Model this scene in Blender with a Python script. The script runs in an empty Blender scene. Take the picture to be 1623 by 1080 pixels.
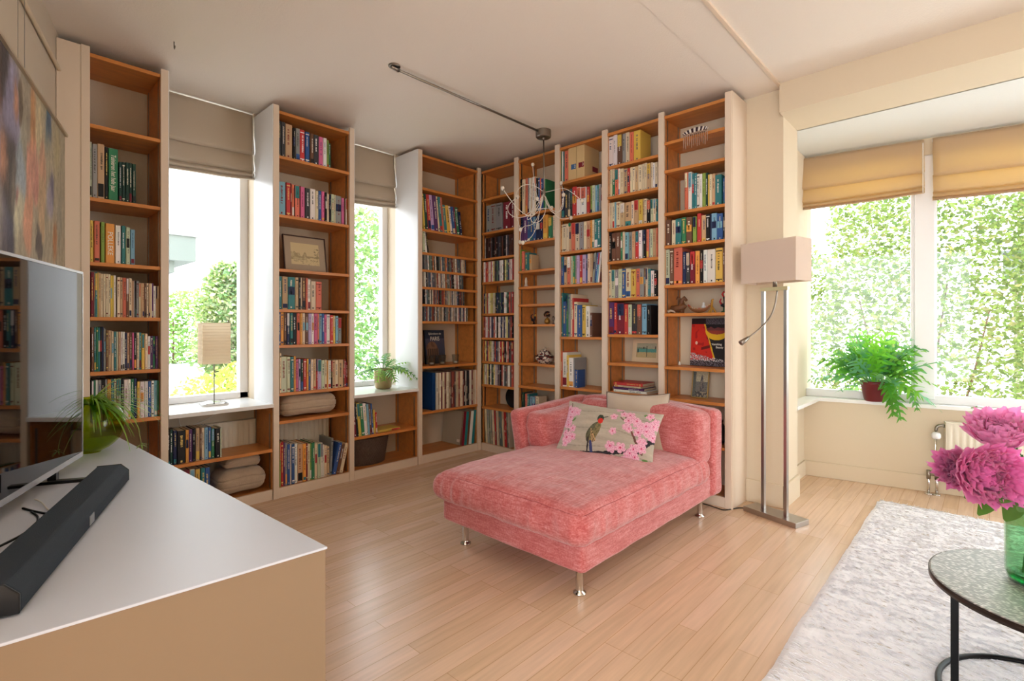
import bpy, math, random, re
from math import sin, cos, pi, radians as R, sqrt, exp
from mathutils import Vector, Matrix, noise as mn
random.seed(7)
SC = bpy.context.scene
COL = SC.collection

# ------------------------------------------------------------------ camera
FPX, HOR, YAW, CH = 805.95, 518.6, R(43.2), 1.134      # focal length in px of a 1623 px frame, horizon row, heading, eye height
cam = bpy.data.cameras.new('camera'); camo = bpy.data.objects.new('camera', cam); COL.objects.link(camo)
cam.sensor_width = 36; cam.lens = 36*FPX/1623; cam.shift_y = -(540-HOR)/1623; cam.clip_start = .02; cam.clip_end = 200
camo.location = (0, 0, CH); camo.rotation_euler = (R(90), 0, YAW)
SC.camera = camo

# ------------------------------------------------------------------ light
SC.view_settings.view_transform = 'Standard'; SC.view_settings.look = 'None'
SC.view_settings.gamma = 1; SC.view_settings.use_curve_mapping = False
SC.view_settings.exposure = 1.22
w = bpy.data.worlds.new('sky'); SC.world = w; w.use_nodes = True
nt = w.node_tree; bg = nt.nodes['Background']
tc = nt.nodes.new('ShaderNodeTexCoord'); sp = nt.nodes.new('ShaderNodeSeparateXYZ'); cr = nt.nodes.new('ShaderNodeValToRGB')
nt.links.new(tc.outputs['Generated'], sp.inputs[0]); nt.links.new(sp.outputs['Z'], cr.inputs[0]); nt.links.new(cr.outputs[0], bg.inputs['Color'])
cr.color_ramp.elements[0].color = (.94, .97, 1, 1); cr.color_ramp.elements[1].color = (.72, .85, 1, 1)
bg.inputs['Strength'].default_value = 2.9
sl = bpy.data.lights.new('sun', 'SUN'); sl.energy = 3.6; sl.angle = R(.6); sl.color = (1, .93, .82)
so = bpy.data.objects.new('sun', sl); COL.objects.link(so)
so.rotation_euler = Vector((.11, .42, -.90)).to_track_quat('-Z', 'Y').to_euler()

# ------------------------------------------------------------------ colour and materials
def lin(r, g, b):
    f = lambda c: (c/255/12.92 if c/255 <= .04045 else ((c/255+.055)/1.055)**2.4)
    return (f(r), f(g), f(b))
def nodes(m): return m.node_tree.nodes, m.node_tree.links
MATS = {}
def mat(name, col=(200, 200, 200), rough=.5, metal=0, bump=0, bscale=60, var=0, vscale=3, stretch=(1, 1, 1), attr=False, coat=0, trans=0, ior=1.45, spec=.5, sheen=0, alpha=1):
    m = bpy.data.materials.new(name); m.use_nodes = True; MATS[name] = m
    n, l = nodes(m); b = n['Principled BSDF']
    c = lin(*col)
    b.inputs['Base Color'].default_value = (*c, 1); b.inputs['Roughness'].default_value = rough; b.inputs['Metallic'].default_value = metal
    b.inputs['Specular IOR Level'].default_value = spec
    b.inputs['Coat Weight'].default_value = coat; b.inputs['Coat Roughness'].default_value = .08
    b.inputs['Transmission Weight'].default_value = trans; b.inputs['IOR'].default_value = ior
    b.inputs['Sheen Weight'].default_value = sheen; b.inputs['Alpha'].default_value = alpha
    src = None
    if attr:
        a = n.new('ShaderNodeVertexColor'); a.layer_name = 'Col'; src = a.outputs['Color']; l.new(src, b.inputs['Base Color'])
    if bump or var:
        t = n.new('ShaderNodeTexCoord'); mp = n.new('ShaderNodeMapping'); mp.inputs['Scale'].default_value = stretch
        l.new(t.outputs['Object'], mp.inputs['Vector'])
        if var:
            z = n.new('ShaderNodeTexNoise'); z.inputs['Scale'].default_value = vscale; z.inputs['Detail'].default_value = 5; z.inputs['Roughness'].default_value = .6
            l.new(mp.outputs[0], z.inputs['Vector'])
            mr = n.new('ShaderNodeMapRange'); mr.inputs[1].default_value = .25; mr.inputs[2].default_value = .75; mr.inputs[3].default_value = 1-var; mr.inputs[4].default_value = 1+var
            l.new(z.outputs['Fac'], mr.inputs[0])
            mx = n.new('ShaderNodeMix'); mx.data_type = 'RGBA'; mx.blend_type = 'MULTIPLY'; mx.inputs[0].default_value = 1
            if src: l.new(src, mx.inputs[6])
            else: mx.inputs[6].default_value = (*c, 1)
            l.new(mr.outputs[0], mx.inputs[7]); l.new(mx.outputs[2], b.inputs['Base Color'])
        if bump:
            z2 = n.new('ShaderNodeTexNoise'); z2.inputs['Scale'].default_value = bscale; z2.inputs['Detail'].default_value = 4
            l.new(mp.outputs[0], z2.inputs['Vector'])
            bp = n.new('ShaderNodeBump'); bp.inputs['Strength'].default_value = bump; bp.inputs['Distance'].default_value = .004
            l.new(z2.outputs['Fac'], bp.inputs['Height']); l.new(bp.outputs[0], b.inputs['Normal'])
    return m
def translucent(m, col, fac):
    n, l = nodes(m); b = n['Principled BSDF']; o = n['Material Output']
    t = n.new('ShaderNodeBsdfTranslucent'); t.inputs['Color'].default_value = (*lin(*col), 1)
    x = n.new('ShaderNodeMixShader'); x.inputs[0].default_value = fac
    l.new(b.outputs[0], x.inputs[1]); l.new(t.outputs[0], x.inputs[2]); l.new(x.outputs[0], o.inputs['Surface'])
    return t
wall_m = mat('wall_paint', (220, 203, 176), .8, bump=.12, bscale=180)
ceil_m = mat('ceiling_plaster', (240, 229, 216), .85, bump=.35, bscale=120)
bayc_m = mat('bay_ceiling_plaster', (226, 226, 220), .85, bump=.35, bscale=120)
grey_wall = mat('taupe_wall_paint', (210, 194, 172), .85, bump=.15, bscale=140)
trim_m = mat('cream_lacquer', (230, 210, 188), .4, bump=.03, bscale=30)
white_m = mat('white_lacquer', (236, 234, 234), .32)
sill_m = mat('sill_stone', (240, 238, 234), .25, var=.03, vscale=8)
wood = mat('cherry_veneer', (208, 134, 68), .38, bump=.04, bscale=40, var=.18, vscale=3, stretch=(1.4, 9, 9))
steel = mat('brushed_steel', (176, 170, 164), .3, 1, bump=.05, bscale=200, stretch=(1, 1, .05))
chrome = mat('polished_chrome', (215, 213, 210), .12, 1)
nickel = mat('satin_nickel', (150, 142, 132), .35, 1)
black_m = mat('black_metal', (22, 22, 24), .35, .6)
blackp = mat('black_plastic', (14, 15, 18), .3)
rubber = mat('black_cable', (12, 12, 12), .5)
whitep = mat('white_cable', (225, 222, 215), .45)
book_m = mat('printed_paper', attr=True, rough=.5, spec=.35)
print_m = mat('printed_picture', attr=True, rough=.45, spec=.4)
canvas_m = mat('painted_canvas', attr=True, rough=.65, bump=.9, bscale=60)
linen = mat('blind_linen', (208, 192, 168), .9, bump=.3, bscale=300, stretch=(1, 1, 3)); translucent(linen, (240, 208, 140), .55)  # yellow translucent tint puts the warm window glow into the cloth
linen2 = mat('unlit_blind_linen', (196, 180, 160), .9, bump=.3, bscale=300, stretch=(1, 1, 3)); translucent(linen2, (220, 200, 170), .10)  # same linen, greyer and less translucent: lack of sun glow put into the colour
blanket_m = mat('beige_wool', (186, 164, 140), .95, bump=.7, bscale=220, var=.08, vscale=30, sheen=.4)
wicker = mat('dark_wicker', (84, 66, 56), .7, bump=.9, bscale=90, stretch=(1, 1, .6))
rad_m = mat('radiator_enamel', (224, 214, 194), .4)
def thin_glass(name, col, ior=1.45, rough=.02):
    m = bpy.data.materials.new(name); m.use_nodes = True; n, l = nodes(m); n.remove(n['Principled BSDF'])
    a = n.new('ShaderNodeBsdfTransparent'); a.inputs[0].default_value = (*lin(*col), 1); g = n.new('ShaderNodeBsdfGlossy'); g.inputs['Roughness'].default_value = rough
    w_ = n.new('ShaderNodeLayerWeight'); w_.inputs[0].default_value = .5; p = n.new('ShaderNodeMath'); p.operation = 'POWER'; p.inputs[1].default_value = 4; l.new(w_.outputs['Facing'], p.inputs[0])
    f = n.new('ShaderNodeMath'); f.operation = 'MULTIPLY_ADD'; f.inputs[1].default_value = .7; f.inputs[2].default_value = (ior-1)*.08; l.new(p.outputs[0], f.inputs[0]); x = n.new('ShaderNodeMixShader')
    l.new(f.outputs[0], x.inputs[0]); l.new(a.outputs[0], x.inputs[1]); l.new(g.outputs[0], x.inputs[2]); l.new(x.outputs[0], n['Material Output'].inputs['Surface']); return m
clear = thin_glass('clear_glass', (238, 240, 238)); greeng = thin_glass('lime_glass', (214, 226, 96)); green2 = thin_glass('bottle_green_glass', (228, 246, 232))
glass = thin_glass('window_glass', (252, 253, 252), 1.35, .01)
waterm = thin_glass('water', (236, 250, 238), 1.2)

# floor: strips of maple parquet running towards +y
floor_m = bpy.data.materials.new('maple_parquet'); floor_m.use_nodes = True
n, l = nodes(floor_m); b = n['Principled BSDF']; t = n.new('ShaderNodeTexCoord'); mp = n.new('ShaderNodeMapping'); mp.inputs['Rotation'].default_value = (0, 0, R(90))
l.new(t.outputs['Object'], mp.inputs[0])
bk = n.new('ShaderNodeTexBrick'); bk.offset = .37; bk.offset_frequency = 3
bk.inputs['Color1'].default_value = (*lin(226, 193, 166), 1); bk.inputs['Color2'].default_value = (*lin(215, 181, 148), 1); bk.inputs['Mortar'].default_value = (*lin(188, 150, 112), 1)
bk.inputs['Scale'].default_value = 1; bk.inputs['Mortar Size'].default_value = .0012; bk.inputs['Mortar Smooth'].default_value = .3; bk.inputs['Bias'].default_value = 0
bk.inputs['Brick Width'].default_value = .78; bk.inputs['Row Height'].default_value = .072
l.new(mp.outputs[0], bk.inputs['Vector'])
mp2 = n.new('ShaderNodeMapping'); mp2.inputs['Scale'].default_value = (26, 1.6, 1); l.new(t.outputs['Object'], mp2.inputs[0])
z = n.new('ShaderNodeTexNoise'); z.inputs['Scale'].default_value = 2; z.inputs['Detail'].default_value = 6; l.new(mp2.outputs[0], z.inputs[0])
mr = n.new('ShaderNodeMapRange'); mr.inputs[1].default_value = .3; mr.inputs[2].default_value = .7; mr.inputs[3].default_value = .9; mr.inputs[4].default_value = 1.07; l.new(z.outputs['Fac'], mr.inputs[0])
mx = n.new('ShaderNodeMix'); mx.data_type = 'RGBA'; mx.blend_type = 'MULTIPLY'; mx.inputs[0].default_value = 1
l.new(bk.outputs['Color'], mx.inputs[6]); l.new(mr.outputs[0], mx.inputs[7]); l.new(mx.outputs[2], b.inputs['Base Color'])
b.inputs['Roughness'].default_value = .27; b.inputs['Specular IOR Level'].default_value = .6
bp = n.new('ShaderNodeBump'); bp.inputs['Strength'].default_value = .12; bp.inputs['Distance'].default_value = .002; l.new(bk.outputs['Fac'], bp.inputs['Height']); bp.invert = True; l.new(bp.outputs[0], b.inputs['Normal'])

# woven pink upholstery
sofa_m = bpy.data.materials.new('pink_weave'); sofa_m.use_nodes = True
n, l = nodes(sofa_m); b = n['Principled BSDF']; t = n.new('ShaderNodeTexCoord')
def streak(sc, det=5):
    m_ = n.new('ShaderNodeMapping'); m_.inputs['Scale'].default_value = sc; l.new(t.outputs['Object'], m_.inputs[0])
    z_ = n.new('ShaderNodeTexNoise'); z_.inputs['Scale'].default_value = 1; z_.inputs['Detail'].default_value = det; z_.inputs['Roughness'].default_value = .7; l.new(m_.outputs[0], z_.inputs[0]); return z_.outputs['Fac']
a1, a2, a3 = streak((12, 120, 170)), streak((120, 12, 120)), streak((7, 7, 7), 3)
ad = n.new('ShaderNodeMath'); ad.operation = 'ADD'; l.new(a1, ad.inputs[0]); l.new(a2, ad.inputs[1])
ad2 = n.new('ShaderNodeMath'); ad2.operation = 'MULTIPLY_ADD'; ad2.inputs[1].default_value = .5; l.new(a3, ad2.inputs[0]); l.new(ad.outputs[0], ad2.inputs[2])
r_ = n.new('ShaderNodeValToRGB'); r_.color_ramp.elements[0].position = .40; r_.color_ramp.elements[1].position = .61
r_.color_ramp.elements[0].color = (*lin(180, 76, 74), 1); r_.color_ramp.elements[1].color = (*lin(222, 150, 150), 1)
e = r_.color_ramp.elements.new(.5); e.color = (*lin(202, 108, 106), 1)
dv = n.new('ShaderNodeMath'); dv.operation = 'MULTIPLY'; dv.inputs[1].default_value = .4; l.new(ad2.outputs[0], dv.inputs[0]); l.new(dv.outputs[0], r_.inputs[0])
l.new(r_.outputs[0], b.inputs['Base Color']); b.inputs['Roughness'].default_value = .9; b.inputs['Sheen Weight'].default_value = .5; b.inputs['Sheen Roughness'].default_value = .4
bp = n.new('ShaderNodeBump'); bp.inputs['Strength'].default_value = .8; bp.inputs['Distance'].default_value = .003; l.new(ad.outputs[0], bp.inputs['Height']); l.new(bp.outputs[0], b.inputs['Normal'])

# ------------------------------------------------------------------ mesh builder
class MB:
    def __init__(s): s.v = []; s.f = []; s.c = []
    def add(s, vs, fs, col=(1, 1, 1)):
        o = len(s.v); s.v += [tuple(p) for p in vs]
        s.f += [tuple(i+o for i in f) for f in fs]
        s.c += [col]*len(fs) if not isinstance(col, list) else col
        return s
    def box(s, x0, y0, z0, x1, y1, z1, col=(1, 1, 1)):
        x0, x1 = sorted((x0, x1)); y0, y1 = sorted((y0, y1)); z0, z1 = sorted((z0, z1))
        return s.add([(x0, y0, z0), (x1, y0, z0), (x1, y1, z0), (x0, y1, z0), (x0, y0, z1), (x1, y0, z1), (x1, y1, z1), (x0, y1, z1)],
                     [(0, 3, 2, 1), (4, 5, 6, 7), (0, 1, 5, 4), (1, 2, 6, 5), (2, 3, 7, 6), (3, 0, 4, 7)], col)
    def prism(s, pts, z0, z1, col=(1, 1, 1)):
        k = len(pts)
        return s.add([(p[0], p[1], z0) for p in pts]+[(p[0], p[1], z1) for p in pts],
                     [tuple(range(k))[::-1], tuple(range(k, 2*k))]+[(i, (i+1) % k, k+(i+1) % k, k+i) for i in range(k)], col)
    def lathe(s, prof, seg=24, col=(1, 1, 1), c=(0, 0), sx=1, sy=1):
        vs = []; fs = []
        for r, z in prof:
            for i in range(seg):
                a = 2*pi*i/seg; vs.append((c[0]+r*sx*cos(a), c[1]+r*sy*sin(a), z))
        for j in range(len(prof)-1):
            for i in range(seg):
                fs.append((j*seg+i, j*seg+(i+1) % seg, (j+1)*seg+(i+1) % seg, (j+1)*seg+i))
        if prof[0][0] > 1e-5: fs.append(tuple(range(seg))[::-1])
        if prof[-1][0] > 1e-5: fs.append(tuple(range((len(prof)-1)*seg, len(prof)*seg)))
        return s.add(vs, fs, col)
    def tube(s, pts, r, seg=8, col=(1, 1, 1), r2=None):
        pts = [Vector(p) for p in pts]; k = len(pts); vs = []; fs = []
        d = (pts[1]-pts[0]).normalized(); up = Vector((0, 0, 1)) if abs(d.z) < .9 else Vector((1, 0, 0))
        u = d.cross(up).normalized()
        for i, p in enumerate(pts):
            d = (pts[min(i+1, k-1)]-pts[max(i-1, 0)]).normalized()
            u = (u-d*u.dot(d)).normalized(); v = d.cross(u)
            rr = r if r2 is None else r+(r2-r)*i/(k-1)
            for j in range(seg):
                a = 2*pi*j/seg; vs.append(p+u*rr*cos(a)+v*rr*sin(a))
        for i in range(k-1):
            for j in range(seg): fs.append((i*seg+j, i*seg+(j+1) % seg, (i+1)*seg+(j+1) % seg, (i+1)*seg+j))
        fs.append(tuple(range(seg))[::-1]); fs.append(tuple(range((k-1)*seg, k*seg)))
        return s.add(vs, fs, col)
    def grid(s, fn, nu, nv, colfn=None, col=(1, 1, 1)):
        vs = [fn(i/nu, j/nv) for j in range(nv+1) for i in range(nu+1)]
        fs = [(j*(nu+1)+i, j*(nu+1)+i+1, (j+1)*(nu+1)+i+1, (j+1)*(nu+1)+i) for j in range(nv) for i in range(nu)]
        if colfn: s.add(vs, fs, [colfn((i+.5)/nu, (j+.5)/nv) for j in range(nv) for i in range(nu)])
        else: s.add(vs, fs, col)
        return s
    def mesh(s, name, m, smooth=False):
        me = bpy.data.meshes.new(name); me.from_pydata(s.v, [], s.f)
        for mm in (m if isinstance(m, (list, tuple)) else [m]): me.materials.append(mm)
        if any(c != (1, 1, 1) for c in s.c):
            at = me.color_attributes.new('Col', 'FLOAT_COLOR', 'CORNER'); buf = []
            for f, c in zip(s.f, s.c):
                for _ in f: buf += [c[0], c[1], c[2], 1]
            at.data.foreach_set('color', buf)
        if smooth: me.polygons.foreach_set('use_smooth', [True]*len(me.polygons))
        me.update(); return me
    def build(s, name, m, parent=None, base=None, smooth=False, bevel=0, rz=0, subsurf=0, solid=0):
        """vertices are in the parent's frame (child) or, with base, are moved so that the origin sits at base (top level, world coordinates)"""
        if base is not None: s.v = [(x-base[0], y-base[1], z-base[2]) for x, y, z in s.v]
        o = bpy.data.objects.new(name, s.mesh(name, m, smooth)); COL.objects.link(o)
        if base is not None: o.location = base
        if parent is not None: o.parent = parent
        if solid: q = o.modifiers.new('t', 'SOLIDIFY'); q.thickness = solid; q.offset = 0
        if bevel: q = o.modifiers.new('b', 'BEVEL'); q.width = bevel; q.segments = 2; q.limit_method = 'ANGLE'
        if subsurf: q = o.modifiers.new('s', 'SUBSURF'); q.levels = q.render_levels = subsurf
        return o
def tag(o, label=None, cat=None, group=None, kind=None):
    if label: o['label'] = label
    if cat: o['category'] = cat
    if group: o['group'] = group
    if kind: o['kind'] = kind
    return o
def empty(name, loc, rz=0, rot=None):
    o = bpy.data.objects.new(name, None); COL.objects.link(o); o.location = loc; o.rotation_euler = rot or (0, 0, rz); o.empty_display_size = .05; return o
def bez(p0, p1, p2, p3, k=16):
    P = [Vector(p) for p in (p0, p1, p2, p3)]
    return [P[0]*(1-t)**3+P[1]*3*t*(1-t)**2+P[2]*3*t*t*(1-t)+P[3]*t**3 for t in [i/k for i in range(k+1)]]
def text_mesh(txt, size, m, parent, loc, rot, name='lettering', xscale=1, bold=0, italic=0):
    cu = bpy.data.curves.new(name, 'FONT'); cu.body = txt; cu.size = size; cu.align_x = 'CENTER'; cu.align_y = 'CENTER'; cu.extrude = .0002; cu.offset = bold; cu.shear = italic; cu.resolution_u = 3
    tmp = bpy.data.objects.new('tmp', cu); COL.objects.link(tmp)
    me = bpy.data.meshes.new_from_object(tmp); bpy.data.objects.remove(tmp); bpy.data.curves.remove(cu)
    me.materials.clear(); me.materials.append(m)
    o = bpy.data.objects.new(name, me); COL.objects.link(o); o.parent = parent; o.location = loc; o.rotation_euler = rot; o.scale = (xscale, 1, 1); return o
def struct(mb, name, m, base=(0, 0, 0), **k): return tag(mb.build(name, m, base=base, **k), kind='structure')
_s, _c = sin(YAW), cos(YAW)
def ray(u, v): a = (u-811.5)/FPX; return Vector((-_s+a*_c, _c+a*_s, -(v-HOR)/FPX))
def onx(u, v, x): r = ray(u, v); return Vector((0, 0, CH))+r*(x/r.x)
def ony(u, v, y): r = ray(u, v); return Vector((0, 0, CH))+r*(y/r.y)
def onz(u, v, z): r = ray(u, v); return Vector((0, 0, CH))+r*((z-CH)/r.z)
def ond(u, v, d): return Vector((0, 0, CH))+ray(u, v)*d
ORD = 'first second third fourth fifth sixth seventh eighth ninth tenth eleventh twelfth thirteenth fourteenth fifteenth sixteenth seventeenth eighteenth nineteenth twentieth'.split()
TENS = {2: ('twenty', 'twentieth'), 3: ('thirty', 'thirtieth'), 4: ('forty', 'fortieth'), 5: ('fifty', 'fiftieth')}
def ordn(k):
    if k <= 20: return ORD[k-1]
    t, u = divmod(k, 10); return TENS[t][1] if u == 0 else TENS[t][0]+'-'+ORD[u-1]

# ------------------------------------------------------------------ room
XL, YB, XW, YW, HC, TOP = -3.425, 3.229, -3.75, 3.48, 2.63, 2.60     # bookcase fronts, walls, ceiling, bookcase top
struct(MB().box(-3.95, -2.7, -.1, 2.5, 5.2, 0), 'floor', floor_m)
struct(MB().box(-3.97, -2.7, HC, 2.5, 3.6, HC+.15), 'ceiling', ceil_m)
m = MB()
for a, b_ in ((.2, .775), (1.36, 1.935), (2.52, 3.8)): m.box(-3.97, a, 0, XW, b_, HC)
for a, b_ in ((.775, 1.36), (1.935, 2.52)): m.box(-3.97, a, 0, XW, b_, .60); m.box(-3.97, a, 2.62, -3.80, b_, HC)
struct(m, 'wall_left', grey_wall)
struct(MB().box(XW, YW, 0, -.94, 3.80, HC), 'wall_far', wall_m)
# skewed wall behind the television
wd = Vector((.968, -.252, 0)); wn = Vector((.252, .968, 0)); wp = Vector((-3.45, .30, 0))
def wallpt(sx, off, z): p = wp+wd*sx+wn*off; return (p.x, p.y, z)
a, b_, c_, d_ = [wallpt(*q, 0) for q in ((-.35, 0), (2.6, 0), (2.6, -.12), (-.35, -.12))]
struct(MB().prism([a, d_, c_, b_], 0, HC), 'wall_near', grey_wall)
m = MB(); m.tube([wallpt(0, .012, 2.435), wallpt(2.5, .012, 2.435)], .009); struct(m, 'trim_1', wall_m)
# lowered strip of ceiling, joint battens, step down to the bay
m = MB().box(-1.165, -1.6, HC-.004, -.95, YW, HC+.01); struct(m, 'trim_2', ceil_m)
m = MB().box(-.952, -1.6, HC-.014, -.935, YW, HC+.01); struct(m, 'trim_3', trim_m)
struct(MB().box(-.94, 3.40, 2.45, 2.4, 3.80, HC+.02), 'beam', wall_m)
struct(MB().box(-1.3, 3.79, 2.45, 2.4, 5.3, 2.6), 'ceiling_bay', bayc_m)
struct(MB().box(-1.3, 3.79, 0, -1.04, 4.6, 2.46), 'wall_bay_side', wall_m)
bd = Vector((cos(R(10)), sin(R(10)), 0)); bn = Vector((-sin(R(10)), cos(R(10)), 0)); bp0 = Vector((-1.04, 4.39, 0))
def bay(s_, off, z): p = bp0+bd*s_+bn*off; return (p.x, p.y, z)
def baybox(mb, s0, s1, o0, o1, z0, z1, col=(1, 1, 1)):
    q = [bay(s0, o0, 0), bay(s1, o0, 0), bay(s1, o1, 0), bay(s0, o1, 0)]; return mb.prism(q, z0, z1, col)
m = MB(); baybox(m, -.2, 3.2, 0, .2, 0, .575); baybox(m, -.2, 3.2, .05, .2, 2.33, 2.46); struct(m, 'wall_bay', wall_m)
# the rest of the room behind the camera: plain walls, wide opening in the back one added to light the bookcases
struct(MB().box(-3.97, -2.7, 0, -2.4, -2.6, HC).box(-2.4, -2.7, 0, 2.5, -2.6, .15).box(-2.4, -2.7, 2.5, 2.5, -2.6, HC), 'wall_back', wall_m)
struct(MB().box(2.4, -2.7, 0, 2.5, 3.8, HC), 'wall_right', wall_m)
# baseboards
struct(MB().box(-1.16, YW-.016, 0, -.925, YW, .145).box(-.94, YW-.016, 0, -.924, 3.80, .145), 'baseboard_pillar', wall_m, bevel=.003)
m = MB(); baybox(m, -.01, 3.2, -.014, 0, 0, .112); m.box(-1.04, 3.8, 0, -1.026, 4.4, .112); struct(m, 'baseboard_bay', wall_m, bevel=.003)

# ------------------------------------------------------------------ windows
def frame_left(i, y0, y1):
    z0, z1 = .63, 2.62
    m = MB(); t_ = .055
    for (a, b_, c_, d_) in ((y0, z0, y1, z0+.045), (y0, z1-t_, y1, z1), (y0, z0, y0+t_, z1), (y1-t_, z0, y1, z1)): m.box(-3.93, a, b_, -3.87, c_, d_)
    e = tag(m.build('window_%d' % i, white_m, base=(-3.9, (y0+y1)/2, z0), bevel=.004), kind='structure')
    q = MB().box(-.002, y0+t_-(y0+y1)/2, .045, .002, y1-t_-(y0+y1)/2, z1-t_-z0).build('pane', glass, e)
    q = MB().box(.02, y0-(y0+y1)/2, -.024, XL+.012+3.9, y1-(y0+y1)/2, 0).build('window_sill', sill_m, e, bevel=.003)
    MB().box(-.02, y0-(y0+y1)/2, -.024, .03, y1-(y0+y1)/2, 0).build('sill_back', white_m, e)
frame_left(1, .775, 1.36); frame_left(2, 1.935, 2.52)
# bay windows: sill, two panes with one post between
m = MB(); ZS = .63; ZT = 2.34
baybox(m, -.2, 3.2, .06, .12, ZS-.03, ZS+.028); baybox(m, -.2, 3.2, .06, .12, ZT-.05, ZT); baybox(m, .675, .785, .05, .12, ZS, ZT); baybox(m, 2.1, 2.2, .05, .12, ZS, ZT)
baybox(m, .785, .80, .075, .105, ZS, ZT); baybox(m, .655, .675, .075, .105, ZS, ZT)
w3 = tag(m.build('window_3', white_m, base=bay(.7, .09, ZS), bevel=.004), kind='structure')
m = MB(); baybox(m, -.2, 3.2, .085, .089, ZS+.02, ZT-.04); m.v = [(x-w3.location.x, y-w3.location.y, z_-w3.location.z) for x, y, z_ in m.v]; m.build('pane', glass, w3)
m = MB(); q = [(-1.04, 3.79), (-.935, 3.79), (-.935, 4.30), bay(.1, -.02, 0)[:2], bay(3.2, -.02, 0)[:2], bay(3.2, .08, 0)[:2], bay(-.1, .08, 0)[:2]]
m.prism(q, .575, .60); m.v = [(x-w3.location.x, y-w3.location.y, z_-w3.location.z) for x, y, z_ in m.v]; m.build('window_sill', sill_m, w3)
m = MB(); m.tube([(0, 0, 0), (.03, -.02, .015), (.06, -.02, .01)], .006); o = m.build('window_handle', chrome, w3); o.location = (.28, -.09, -.03)

# ------------------------------------------------------------------ roman blinds
def blind(P0, P1, nrm, ztop, zbot0, zbot1, label, group):
    """P0, P1 top ends, nrm points into the room"""
    P0 = Vector(P0); P1 = Vector(P1); nrm = Vector(nrm)
    L_ = (P1-P0).length; rt = empty('roman_blind', (P0+P1)/2+Vector((0, 0, ztop)))
    tag(rt, label, 'blind', group)
    drop = [0, .015, .25, .48, .60, .625, .60, .74, .86, .885, .87, .93, .955, .945, 1.0, 1.0, .93]
    dep = [.0, .012, .02, .042, .05, .035, .012, .035, .05, .03, .02, .05, .035, .025, .048, .02, .01]
    def f(u, v):
        k = v*(len(drop)-1); i = min(int(k), len(drop)-2); t = k-i
        dr = drop[i]*(1-t)+drop[i+1]*t; dp = dep[i]*(1-t)+dep[i+1]*t
        zb = zbot0+(zbot1-zbot0)*u
        sag = .006*sin(pi*u)*dr
        p = P0+(P1-P0)*u*(1)+nrm*(dp+.006*sin(u*9+v*5)*dr)
        return tuple(p-rt.location+Vector((0, 0, rt.location.z+(zb-ztop)*dr-sag)))
    m = MB().grid(f, 30, 64); m.v = [(x, y, z_) for x, y, z_ in m.v]
    o = m.build('fabric', linen2 if P0.x < -3 else linen, rt, smooth=True, solid=.0012)
    o.location = (0, 0, 0)
    q = MB(); dd = (P1-P0).normalized()
    a = P0-nrm*.0-rt.location; b_ = P1-rt.location; a.z = b_.z = -.015
    q.tube([a, b_], .012, 6); q.build('headrail', white_m, rt)
    q = MB(); e_ = b_-dd*.01+nrm*.05; q.tube([e_+Vector((0, 0, -.02)), e_+Vector((0, 0, (zbot1-ztop)*.97))], .0025, 5); q.build('cord', whitep, rt)
    return rt
blind((-3.775, .785, 0), (-3.775, 1.352, 0), (1, 0, 0), 2.622, 2.13, 2.16, 'linen roman blind half folded above the left narrow window', 'linen roman blinds')
blind((-3.775, 1.945, 0), (-3.775, 2.512, 0), (1, 0, 0), 2.622, 2.13, 2.16, 'linen roman blind above the narrow window with the fern pot', 'linen roman blinds')
nb = (-bn.x, -bn.y, 0)
blind(bay(-.03, -.0, 0), bay(.72, -.0, 0), nb, 2.43, 2.03, 2.055, 'sunlit linen roman blind over the bay window nearest the pillar', 'linen roman blinds')
blind(bay(.765, -.0, 0), bay(2.1, -.0, 0), nb, 2.43, 2.0, 2.0, 'sunlit linen roman blind over the right-hand bay window at the frame edge', 'linen roman blinds')

# ------------------------------------------------------------------ bookcases
T = .020
def case(side, a0, a1, zs, label, left_strip=True, right_strip=False, depth=.32, cream_l=0, cream_r=0, low=None, name='tall_bookcase', sw=.037, plinth=.066, shallow=False):
    top = TOP if low is None else low
    rt = empty(name, (XL, a0, 0) if side == 'L' else (a0, YB, 0), R(90) if side == 'L' else 0)
    tag(rt, label, 'bookcase'); W = a1-a0
    l0 = sw if left_strip else 0; r0 = sw if right_strip else 0
    th = .018
    if left_strip:
        MB().box(0, .016, 0, l0, depth, top-.02).build('side_panel', wood, rt); MB().box(0, -.004, 0, l0, .016, top).build('face_strip', trim_m, rt, bevel=.002)
        if cream_l: MB().box(-.004, .0, cream_l, 0, depth, top).build('painted_side', white_m, rt)
    else: MB().box(0, .02, 0, .004, depth, top-.02).build('side_panel', wood, rt); l0 = .004
    if right_strip:
        MB().box(W-r0, .016, 0, W, depth, top-.02).build('side_panel', wood, rt); MB().box(W-r0, -.004, 0, W, .016, top).build('face_strip', trim_m, rt, bevel=.002)
        if cream_r is not None and cream_r >= 0 and cream_r != 0: MB().box(W, 0, cream_r, W+.004, depth, top).build('painted_side', trim_m if side == 'R' else white_m, rt)
    else: MB().box(W-.004, .02, 0, W, depth, top-.02).build('side_panel', wood, rt); r0 = .004
    if low is None: MB().box(l0, .004, 2.57-T, W-r0, depth, 2.57).build('top_board', wood, rt, bevel=.001)
    for z_ in zs: MB().box(l0, .004, z_-T, W-r0, .262 if shallow and z_ < .52 else depth-.01, z_).build('shelf', wood, rt, bevel=.0015)
    MB().box(l0, .02, plinth-T, W-r0, .262 if shallow else depth, plinth).build('bottom_board', wood, rt)
    MB().box(l0, .002, 0, W-r0, .018, plinth).build('plinth', trim_m, rt, bevel=.001)
    m = MB()
    for x in (l0+.0005, W-r0-.0025):
        for d in (.04, depth-.045): m.box(x, d, plinth, x+.002, d+.014, top-.04)
    m.build('shelf_rail', nickel, rt)
    return rt
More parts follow.
